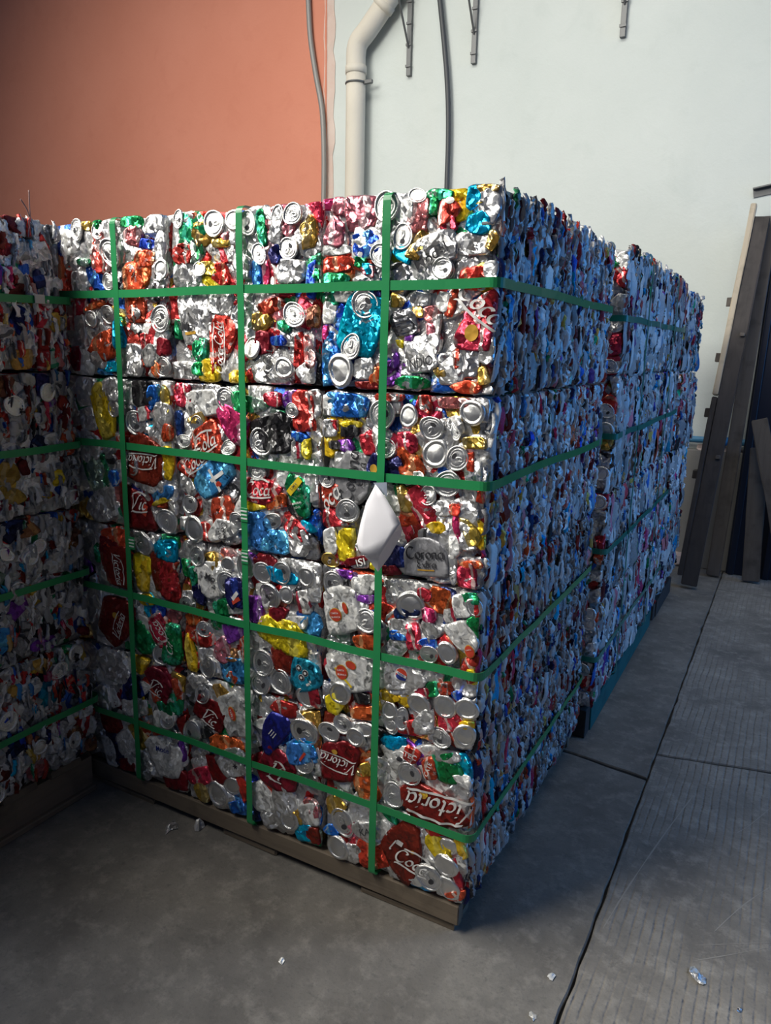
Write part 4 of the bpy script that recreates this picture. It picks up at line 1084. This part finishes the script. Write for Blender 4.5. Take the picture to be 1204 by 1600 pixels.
def loop2d(x0, x1, y0, y1, R, step=0.045):
    """rounded rectangle, points with outward normals"""
    out = []
    def seg(ax, ay, bx, by, nx, ny):
        L = math.hypot(bx-ax, by-ay); k = max(2, int(L/step))
        for i in range(k): out.append((ax+(bx-ax)*i/k, ay+(by-ay)*i/k, nx, ny))
    def cor(cx, cy, a0):
        for i in range(5):
            a = math.radians(a0+22.5*i*0.8); out.append((cx+R*math.cos(a), cy+R*math.sin(a), math.cos(a), math.sin(a)))
    seg(x0+R, y0, x1-R, y0, 0, -1); cor(x1-R, y0+R, -90)
    seg(x1, y0+R, x1, y1-R, 1, 0); cor(x1-R, y1-R, 0)
    seg(x1-R, y1, x0+R, y1, 0, 1); cor(x0+R, y1-R, 90)
    seg(x0, y1-R, x0, y0+R, -1, 0); cor(x0+R, y0+R, 180)
    return out
def h_strap(ext, zf, mat, label, group, seed, off=.0100, width=.0185):
    """horizontal band round a stack; zf(x, y) gives its height"""
    rs = random.Random(seed); f = creases(rs, .0016, .22); g_ = creases(rs, .003, .4)
    pts = loop2d(ext[0]-off, ext[1]+off, ext[2]-off, ext[3]+off, .022); P, N = [], []
    for x, y, nx, ny in pts:
        w = float(f(x*1.3, y*1.3)); P.append((x+nx*w, y+ny*w, zf(x, y)+float(g_(x, y)))); N.append((nx, ny, 0))
    return ribbon('strap_band', P, N, width, mat, label, group)
def v_strap(pos, axis, ext, z0, z1, mat, label, group, seed, off=.0118, width=.0180, lean=0.0):
    """vertical band over a stack; axis 0: lies at x = pos, runs round y; axis 1: lies at y = pos, runs round x"""
    rs = random.Random(seed); f = creases(rs, .0016, .22)
    pts = loop2d(ext[0]-off, ext[1]+off, z0-.0015, z1-.001, .016); P, N = [], []
    for a, z, na, nz in pts:
        w = float(f(a*1.2, z*1.2))*(0 if z < z0+.03 else 1); q = pos+lean*(z-z1)
        if axis == 0: P.append((q, a+na*w, z+nz*w)); N.append((0, na, nz))
        else: P.append((a+na*w, q, z+nz*w)); N.append((na, 0, nz))
    return ribbon('strap_band', P, N, width, mat, label, group)
EXT = (MX[0], 0.0, 0.0, MY[2])
HS = [(1.4375, 'topmost'), (1.053, 'second'), (.648, 'third'), (.265, 'lowest')]
for i, (z, nm) in enumerate(HS):
    sag = (0.0, -.004, -.006, .0)[i]
    h_strap(EXT, lambda x, y, z=z, s=sag: z+s*math.sin(max(0, min(1, -x/1.2))*math.pi) + (.004*x if i == 0 else 0), M_STRAP,
            'green plastic strap around the main can stack, %s of the four horizontal ones' % nm, 'horizontal straps of the main stack', 60+i)
for i, (x, lean, nm) in enumerate(((-.994, 0.012, 'leftmost'), (-.601, 0.004, 'middle'), (-.232, 0.004, 'rightmost'))):
    v_strap(x, 0, (0.0, MY[2]), MZ[0], MZ[4], M_STRAP, 'green plastic strap running up the main can stack front, %s of three' % nm,
            'vertical straps of the main stack', 70+i, lean=lean)
# crimped seals on the vertical straps
def seal(x, z, nm, y=-0.0140):
    t = empty('strap_seal', (x, y, z-.016), 'crimped strap joint with pale bars on the green strap, '+nm, 'strap seal', 'strap seals')
    V, F = box_geo(-.0105, .0105, -.0012, .0012, 0, .034)
    link('sleeve', bevel_mesh('sleeve', V, F, M_STRAP, .0006, 1), t)
    for k in range(3):
        V, F = box_geo(-.0095, .0095, -.0020, -.0008, .006+.009*k, .010+.009*k); link('crimp_bar', bevel_mesh('crimp_bar', V, F, M_SEAL, .0005, 1), t)
p = on(379, 806, 1, -.02); seal(p[0], p[2], 'upper one on the middle strap'); p = on(380, 872, 1, -.02); seal(p[0], p[2], 'lower one on the middle strap')
p = on(203, 850, 1, -.02); seal(p[0], p[2], 'on the leftmost strap')
E2 = (S2X-.43, S2X, S2Y[0], S2Y[3])
for i, (z, nm) in enumerate(((1.418, 'topmost'), (1.062, 'second'), (.690, 'third'), (.318, 'lowest'))):
    h_strap(E2, lambda x, y, z=z: z, M_STRAP_T, 'teal strap around the second can stack, %s of the horizontal ones' % nm, 'horizontal straps of the second stack', 80+i, off=.012)
for i, (y, nm) in enumerate(((1.33, 'nearer'), (1.93, 'farther'))):
    v_strap(y, 1, (S2X-.43, S2X), S2Z[0], S2Z[4], M_STRAP_T, 'teal strap running up the right side of the second can stack, %s one' % nm, 'vertical straps of the second stack', 90+i, off=.014)
E3 = (LX-.62, LX, LY[4], LY[0])
for i, (z, nm) in enumerate(((1.414, 'topmost'), (1.045, 'second'), (.688, 'third'), (.305, 'lowest'))):
    h_strap(E3, lambda x, y, z=z: z, M_STRAP, 'green strap around the dark left can stack, %s of its four' % nm, 'straps of the left stack', 95+i, off=.012)
p = on(62, 468, 0, LX+.017)
V, F = box_geo(-.0015, .0022, -.014, .014, -.011, .011)
tag(link('strap_buckle', bevel_mesh('strap_buckle', V, F, flat('pale_buckle', (.55, .53, .50), .4), .001, 1), None, (p[0], p[1], 1.414)),
    'pale strap buckle on the topmost strap of the dark left stack', 'buckle')

# ------------------------------------------------------------------ pallets
def pallet_main():
    t = empty('wooden_pallet', (-.63, .47, 0), 'worn wooden pallet under the main can stack, its corner showing', 'pallet')
    o = (-.63, .47, 0)
    def B(nm, x0, x1, y0, y1, z0, z1, m=M_WOOD, j=.0015): return box(nm, x0, x1, y0, y1, z0, z1, m, t, .003, j, o)
    # front and rear edge boards, skids, deck boards
    B('edge_board', -1.245, -.018, .004, .030, .024, .074); B('edge_board', -1.245, -.018, .915, .940, .016, .074)
    for x in (-1.23, -.88, -.50, -.175): B('skid', x, x+.095, .032, .912, .016, .056, M_WOOD_Y)
    for y in (.032, .22, .41, .60, .79): B('deck_board', -1.245, -.075, y, y+.12, .0575, .0745)
    for (x0, x1) in ((-1.2, -.98), (-.72, -.54), (-.28, -.03)): B('bottom_board', x0, x1, .010, .10, .0005, .0155, M_WOOD, .002)
    for (x0, x1) in ((-1.2, -.98), (-.28, -.03)): B('bottom_board', x0, x1, .84, .93, .0005, .0155)
pallet_main()
def pallet_low(name, ext, ztop, mat, mat2, label):
    x0, x1, y0, y1 = ext; o = ((x0+x1)/2, (y0+y1)/2, 0)
    t = empty(name, o, label, 'pallet')
    def B(nm, a, b, c, d, e, f, m): return box(nm, a, b, c, d, e, f, m, t, .003, .0012, o)
    B('stringer', x1-.03, x1, y0+.05, y1, .001, ztop-.045, mat); B('stringer', x0, x0+.03, y0+.05, y1, .001, ztop-.045, mat)
    n = max(3, int((y1-y0)/.19))
    for k in range(n):
        a = y0+(y1-y0-.10)*k/(n-1); B('deck_board', x0, x1-.032, a, a+.10, ztop-.0445, ztop-.022, mat2)
        B('deck_board', x0, x1-.005, a+.005, a+.09, ztop-.0215, ztop-.001, mat2)
    B('block', x1-.085, x1-.005, y0-.02, y0+.045, .001, ztop-.03, M_WOOD_D); B('block', x0+.005, x0+.09, y0-.02, y0+.045, .001, ztop-.03, M_WOOD_D)
pallet_low('wooden_pallet', (S2X-.42, S2X-.015, 1.06, 2.30), .134, M_TEAL, M_WOOD, 'pallet with a teal painted side board under the second can stack')
pallet_low('wooden_pallet', (-.38, .02, 2.40, 2.93), .134, M_WOOD_D, M_WOOD_D, 'dark pallet under the third can stack by the wall')
def pallet_left():
    o = (LX-.31, -.43, 0); t = empty('wooden_pallet', o, 'dark wooden pallet under the left can stack', 'pallet')
    def B(nm, a, b, c, d, e, f, m=M_WOOD_Y): return box(nm, a, b, c, d, e, f, m, t, .003, .0015, o)
    for x in (LX-.035, LX-.33, LX-.60): B('stringer', x-.03, x+.01, LY[4]-.02, LY[0]-.005, .020, .112)
    for x in (LX-.045, LX-.34, LX-.61): B('bottom_board', x-.05, x+.03, LY[4]-.02, LY[0]-.005, .001, .0195)
    for k in range(11): y = LY[4]-.01+k*.144; B('deck_board', LX-.63, LX-.012, y, y+.10, .1125, .136, M_WOOD)
pallet_left()

# ------------------------------------------------------------------ paper note hanging on the middle of the right-hand strap
def paper():
    def q(x, y, d): return on(480+x/3.7625, 600+y/3.7625, 1, d)
    base = q(420, 600, -.030)
    t = empty('paper_note', base, 'folded blank white paper hanging on the green strap of the corner bale', 'paper')
    def sheet(name, pts, mat, th=.0006, sub=2):
        bm = bmesh.new(); vs_ = [bm.verts.new(Vector(q(*p_)-base)) for p_ in pts]; bm.faces.new(vs_)
        bmesh.ops.triangulate(bm, faces=bm.faces[:]); bmesh.ops.subdivide_edges(bm, edges=bm.edges[:], cuts=sub, use_grid_fill=True)
        bmesh.ops.recalc_face_normals(bm, faces=bm.faces[:])
        m = bpy.data.meshes.new(name); bm.to_mesh(m); bm.free(); m.materials.append(mat)
        ob = link(name, m, t); md = ob.modifiers.new('thickness', 'SOLIDIFY'); md.thickness = th; md.offset = 0
        return ob
    # front leaf (grid-lofted so that it curls), then the leaf folded behind it
    L = [(400, 592, -.030), (345, 700, -.044), (312, 820, -.054), (290, 930, -.058), (302, 975, -.058), (330, 1006, -.057)]
    R_ = [(402, 592, -.030), (455, 660, -.034), (505, 745, -.038), (545, 818, -.040), (505, 880, -.045), (418, 1018, -.052)]
    bm = bmesh.new(); rows = []
    for a, b in zip(L, R_):
        pa, pb = q(*a), q(*b); row = []
        for k in range(7):
            s = k/6; pt = pa+(pb-pa)*s; pt = pt+np.array((0, -.003*math.sin(math.pi*s), 0)); row.append(bm.verts.new(Vector(pt-base)))
        rows.append(row)
    for r in range(len(rows)-1):
        for k in range(6): bm.faces.new((rows[r][k], rows[r+1][k], rows[r+1][k+1], rows[r][k+1]))
    m = bpy.data.meshes.new('front_leaf'); bm.to_mesh(m); bm.free(); m.materials.append(M_PAPER); m.polygons.foreach_set('use_smooth', [True]*len(m.polygons))
    ob = link('front_leaf', m, t); md = ob.modifiers.new('thickness', 'SOLIDIFY'); md.thickness = .0006; md.offset = 0
    sheet('back_leaf', [(545, 820, -.040), (556, 850, -.022), (548, 895, -.018), (486, 1008, -.018), (415, 1104, -.024), (375, 1052, -.036), (335, 1010, -.050), (418, 1014, -.049), (500, 878, -.043)], M_PAPER)
    sheet('tape', [(386, 580, -.0255), (467, 578, -.0255), (468, 665, -.0260), (440, 640, -.0265), (400, 600, -.027)], M_TAPE, .0003, 1)
paper()

# ------------------------------------------------------------------ things on the wall
def wallp(x, y, d=0.0): return on(x, y, 1, YW-d)
# rain pipe
pp = [wallp(600, -30, .11), wallp(592, 10, .11)]
pts = [wallp(690, -130, .10), wallp(628, -35, .10), wallp(600, 8, .10), wallp(574, 47, .10), wallp(560, 66, .10), wallp(556, 84, .10), wallp(556, 110, .10)]
xz = wallp(556, 110, .10); pts = [Vector(q) for q in smooth_path(pts, 4)]
low = Vector((xz[0]-.012, xz[1], .0)); top = Vector(pts[-1])
dp = empty('drain_pipe', (low.x, low.y, 0), 'cream plastic drain pipe with an elbow on the grey wall', 'pipe')
tube('pipe', [top+(low-top)*(k/12) for k in range(13)], .068, M_PVC, dp, 24, tuple(dp.location))
tube('elbow', pts, .068, M_PVC, dp, 24, tuple(dp.location))
def ring_at(p, d, r, h, nm): 
    d = Vector(d).normalized(); tube(nm, [Vector(p)-d*h/2, Vector(p)-d*h*.49, Vector(p)+d*h*.49, Vector(p)+d*h/2], [r-.004, r, r, r-.004], M_PVC, dp, 24, tuple(dp.location))
ring_at(top, (0, 0, 1), .074, .05, 'socket'); ring_at(pts[8], pts[9]-pts[7], .074, .05, 'socket')
cl = wallp(556, 131, .10); ob = Vector(dp.location)
tube('clamp', [Vector((cl[0]+.07*math.cos(a), cl[1]+.07*math.sin(a), cl[2]))-ob for a in np.linspace(-3.3, .3, 15)], .007, M_STEEL, dp, 8)
box('clamp_lug', cl[0]+.06, cl[0]+.13, cl[1]-.012, cl[1]+.012, cl[2]-.012, cl[2]+.012, M_STEEL, dp, .002, 0, tuple(dp.location))
# conduit on the terracotta wall and black cable on the grey wall
def cable(name, px, d, r, mat, label, cat):
    p = smooth_path([wallp(*q, d) for q in px], 6)
    p = [Vector((p[0].x-.01, p[0].y, ZT-.02))]+p+[Vector((p[-1].x+.01, p[-1].y, .76))]; b = p[-1]
    o = tube(name, p, r, mat, None, 12, (b.x, b.y, b.z)); tag(o, label, cat)
cable('conduit', [(481, -25), (482, 10), (485, 60), (493, 115), (502, 165), (505, 205), (506, 260), (505, 330), (503, 420)], .055, .019, M_COND, 'grey conduit bending down beside the edge of the terracotta wall', 'conduit')
cable('cable', [(685, -25), (688, 10), (693, 60), (698, 120), (700, 170), (700, 220), (698, 290), (696, 380)], .04, .017, M_CABLE, 'thick black cable hanging on the pale grey wall', 'cable')
def bracket(px, py, label):
    p = wallp(px, py, 0.0); x, z0 = p[0], p[2]
    t = empty('shelf_bracket', (x, YW, z0), label, 'bracket', 'metal brackets high on the grey wall'); o = (x, YW, z0)
    box('upright', x-.016, x+.016, YW-.028, YW-.001, z0, z0+.85, M_STEEL, t, .002, 0, o)
    box('arm', x-.014, x+.014, YW-.42, YW-.028, z0+.70, z0+.735, M_STEEL, t, .002, 0, o)
    beam('brace', (0, -.028, .17), (0, -.38, .70), .010, .014, M_STEEL, t, (0, -1, 0), .001, jitter=0)
    for k in range(5):
        V, F = box_geo(-.020, .020, -.036, -.028, .05+k*.13, .066+k*.13); link('slot_clip', bevel_mesh('slot_clip', V, F, M_STEEL, .001, 1), t)
bracket(640, 120, 'steel shelf bracket nearest the drain pipe, high on the grey wall')
bracket(741, 101, 'steel shelf bracket right of the black cable, high on the grey wall')
bracket(973, 60, 'steel shelf bracket farthest right along the top of the grey wall')
p = wallp(1176, 296, .012)
t = empty('angle_bar', (p[0], p[1], p[2]), 'short steel angle bar fixed to the wall above the leaning planks', 'bar')
V, F = box_geo(0, .62, -.03, .010, -.004, .004); link('flange', bevel_mesh('flange', V, F, M_STEEL, .001, 1), t)
V, F = box_geo(0, .62, .004, .010, -.045, -.004); link('web', bevel_mesh('web', V, F, M_STEEL, .001, 1), t)
t.rotation_euler = (0, -.16, 0)
# blue water pipe along the ledge
bp = wallp(1095, 687, .05)
t = empty('water_pipe', (bp[0], bp[1], bp[2]), 'blue water pipe running along the ledge of the grey wall', 'pipe')
V, F = tube_geo([(-1.6+.25*k, 0, 0) for k in range(11)], .020, 14); link('pipe', mesh('pipe', V, F, M_BLUEP), t)
for x in (-.9, .12): V, F = tube_geo([(x-.03, 0, 0), (x+.03, 0, 0)], .026, 14); link('coupling', mesh('coupling', V, F, M_BLUEP), t)
for i, (x, w, h) in enumerate(((-.30, .10, .035), (-.02, .09, .034), (.10, .07, .030))):
    V, F = box_geo(bp[0]+x, bp[0]+x+w, YW-.048, YW-.004, .7455, .7455+h)
    c0 = (bp[0]+x, YW-.03, .7455); V = [(a-c0[0], b-c0[1], c-c0[2]) for a, b, c in V]
    tag(link('plaster_lump', bevel_mesh('plaster_lump', V, F, M_RAW, .008, 2, .004, i), None, c0), ('leftmost', 'middle', 'rightmost')[i]+' pale plaster lump on the ledge under the blue pipe', 'rubble', 'plaster lumps on the ledge')

# ------------------------------------------------------------------ planks and sheet leaning at the right
def leaner(name, px0, y0, px1, y1, w, t_, mat, label, cat, up=(-.3, -1, 0.1), bev=.004):
    """plank with its foot seen at px0 (depth y0) and its head at px1 (depth y1)"""
    a = on(*px0, 1, y0); b = on(*px1, 1, y1); a[2] = max(a[2], .012)
    return a, b
GA = 'planks leaning at the wall'
a = np.array((.105, 3.05, .02)); b = on(1190, 340, 1, 3.44)
t = empty('leaning_timber', (a[0], a[1], 0), 'long dark leaning timber with small cleats, pale along its upper edge', 'timber', GA)
o = Vector((a[0], a[1], 0)); A = Vector(a)-o; Bv = Vector(b)-o
beam('rail', A, Bv, .085, .05, M_WOOD_D, t, (0, -1, 0)); 
s_ = Vector((-1, 0, .2)).normalized()
beam('edge_strip', A.lerp(Bv, .52)+s_*.058+Vector((0, -.012, 0)), A.lerp(Bv, 1.03)+s_*.052+Vector((0, -.012, 0)), .030, .05, M_WOOD_P, t, (0, -1, 0))  # pale wood paints the light caught by the upper part of this edge
beam('edge_strip', A.lerp(Bv, .02)+s_*.058+Vector((0, -.008, 0)), A.lerp(Bv, .515)+s_*.058+Vector((0, -.008, 0)), .028, .05, M_WOOD_D, t, (0, -1, 0))
for k, f_ in enumerate((.30, .47, .62, .77)):
    c = A.lerp(Bv, f_)+s_*.074
    V, F = box_geo(-.022, .022, -.02, .03, -.024, .024); ob = link('cleat', bevel_mesh('cleat', V, F, M_WOOD_D if k < 2 else M_WOOD_G, .003, 1, .002, k), t, c)
for k, f_ in enumerate((.36, .69)):
    c = A.lerp(Bv, f_)+Vector((.02, -.030, 0)); V, F = box_geo(-.012, .012, -.010, .010, -.010, .010)
    link('block', bevel_mesh('block', V, F, M_WOOD_G, .003, 1, .002, k+9), t, c)
def plank(p0, p1, w, th, mat, label, up=(0, -1, 0), nm='leaning_plank'):
    b_ = beam(nm, p0, p1, w, th, mat, None, up, .004, (p0[0], p0[1], 0)); tag(b_, label, 'plank', GA); return b_
a2 = on(1113, 899, 2, .01); b2 = on(1206, 338, 1, 3.50)
plank(tuple(a2), tuple(b2), .075, .028, M_WOOD_G, 'grey weathered plank leaning just right of the long dark timber')
a3 = on(1172, 908, 2, .012); b3 = on(1181, 740, 1, a3[1]+.02)
plank(tuple(a3), tuple(b3+np.array((.0, .0, .15))), .095, .03, M_WOOD_G, 'short upright plank with a pointed foot before the navy sheet')
b4 = on(1186, 655, 1, a3[1]-.05); a4 = on(1222, 860, 1, a3[1]-.09); a4[2] = max(.02, a4[2])
plank(tuple(a4), tuple(b4), .085, .03, M_WOOD_G, 'plank slanting to the left across the short upright plank')
# navy sheet
n0 = on(1134, 868, 2, .0); n0[1] = 3.46; x0 = .262
t = empty('metal_sheet', (x0, 3.50, 0), 'dark navy metal sheet leaning behind the planks at the right edge', 'sheet')
V, F = box_geo(0, 1.25, -.008, .008, .004, 1.98); sh = link('sheet', bevel_mesh('sheet', V, F, M_NAVY, .002, 1), t)
for x in (0.01, .20, .42, .66, .9, 1.2):
    V, F = box_geo(x, x+.035, -.026, -.009, .004, 1.98); link('rib', bevel_mesh('rib', V, F, M_NAVY, .003, 1), t)
t.rotation_euler = (-.02, .018, 0)
p = on(1198, 884, 2, 0); box_ = box('painted_block', p[0]-.05, p[0]+.25, p[1]-.05, p[1]+.04, .001, .05, M_TEAL, None, .004, .001, (p[0]+.1, p[1], 0))
tag(box_, 'teal painted timber offcut on the floor under the navy sheet', 'offcut')
# rubble at the wall foot
rr = random.Random(3)
def rubble(px, py, sx, sy, sz, mat, label, rot, zoff=0.0):
    p = on(px, py, 2, 0); V, F = box_geo(-sx, sx, -sy, sy, 0, sz)
    o = link('rubble_piece', bevel_mesh('rubble_piece', V, F, mat, sz*.2, 2, sz*.08, int(px)), None, (p[0], p[1], zoff+.001)); o.rotation_euler = (0, 0, rot)
    tag(o, label, 'rubble', 'rubble at the wall foot')
rubble(1064, 882, .06, .05, .085, M_RAW, 'pale broken lump on the floor at the wall foot', .4)
rubble(1078, 876, .04, .03, .05, M_WOOD_P, 'small pale wood scrap beside the broken lump at the wall foot', -.5)
p = on(1060, 868, 2, 0); plank((p[0]-.02, p[1]+.03, .10), (p[0]+.22, p[1]-.03, .035), .05, .02, M_WOOD_G, 'short pale board lying across the rubble at the wall foot', (0, 0, 1), 'scrap_board')

# ------------------------------------------------------------------ scraps on the floor, wires on the left stack
def scrap(px, py, r, code, label, seed, tall=.35):
    rs = random.Random(seed); p = on(px, py, 2, 0); n = 9
    V = [(0, 0, r*tall)]; F = []
    for q, hh in ((.5, tall*.8), (1.0, .12)):
        for k in range(n):
            a = 2*math.pi*k/n; R_ = r*q*rs.uniform(.55, 1.15); V.append((R_*math.cos(a), R_*.6*math.sin(a), max(.0006, r*hh*rs.uniform(.1, 1.2))))
    F = [(0, 1+k, 1+(k+1) % n) for k in range(n)]+[(1+k, 1+n+k, 1+n+(k+1) % n, 1+(k+1) % n) for k in range(n)]
    o = link('foil_scrap', mesh('foil_scrap', V, F, CM[code], smooth=False, uv=[(v[0]/r, v[1]/r) for v in V]), None, (p[0], p[1], .0005))
    o.rotation_euler = (0, 0, rs.uniform(0, 6)); tag(o, label, 'scrap', 'foil scraps on the floor')
    z = min(v[2] for v in V); md = o.modifiers.new('thickness', 'SOLIDIFY'); md.thickness = .0005; md.offset = 1
scrap(268, 1292, .034, 's', 'silver foil scrap on the dark floor, left of the red one', 1)
scrap(312, 1291, .030, 'wr', 'red and white foil scrap on the dark floor before the pallet', 2, .8)
scrap(1089, 1527, .026, 's', 'silver torn can scrap on the grooved floor at lower right', 3)
scrap(440, 1502, .011, 'w', 'tiny white scrap on the floor at the bottom centre', 4)
scrap(861, 1527, .014, 'w', 'small pale scrap on the floor near the long joint', 5)
scrap(832, 1589, .012, 'w', 'small white scrap at the bottom edge beside the joint', 6)
scrap(1155, 1578, .009, 'sd', 'tiny grey scrap on the grooved floor, lower right corner', 7)
b = on(47, 341, 0, LX-.03)
tw = empty('bent_wire', (LX-.03, b[1], 1.612), 'two thin wires sticking up from the top of the dark left stack', 'wire')
for (px, py) in ((32, 311), (45, 297)):
    e = on(px, py, 0, LX-.03); tube('wire', smooth_path([(0, 0, -.012), (0, (e[1]-b[1])*.3, (e[2]-1.612)*.4), (0, e[1]-b[1], e[2]-1.612)], 4), .0016, M_TWIG, tw, 6)
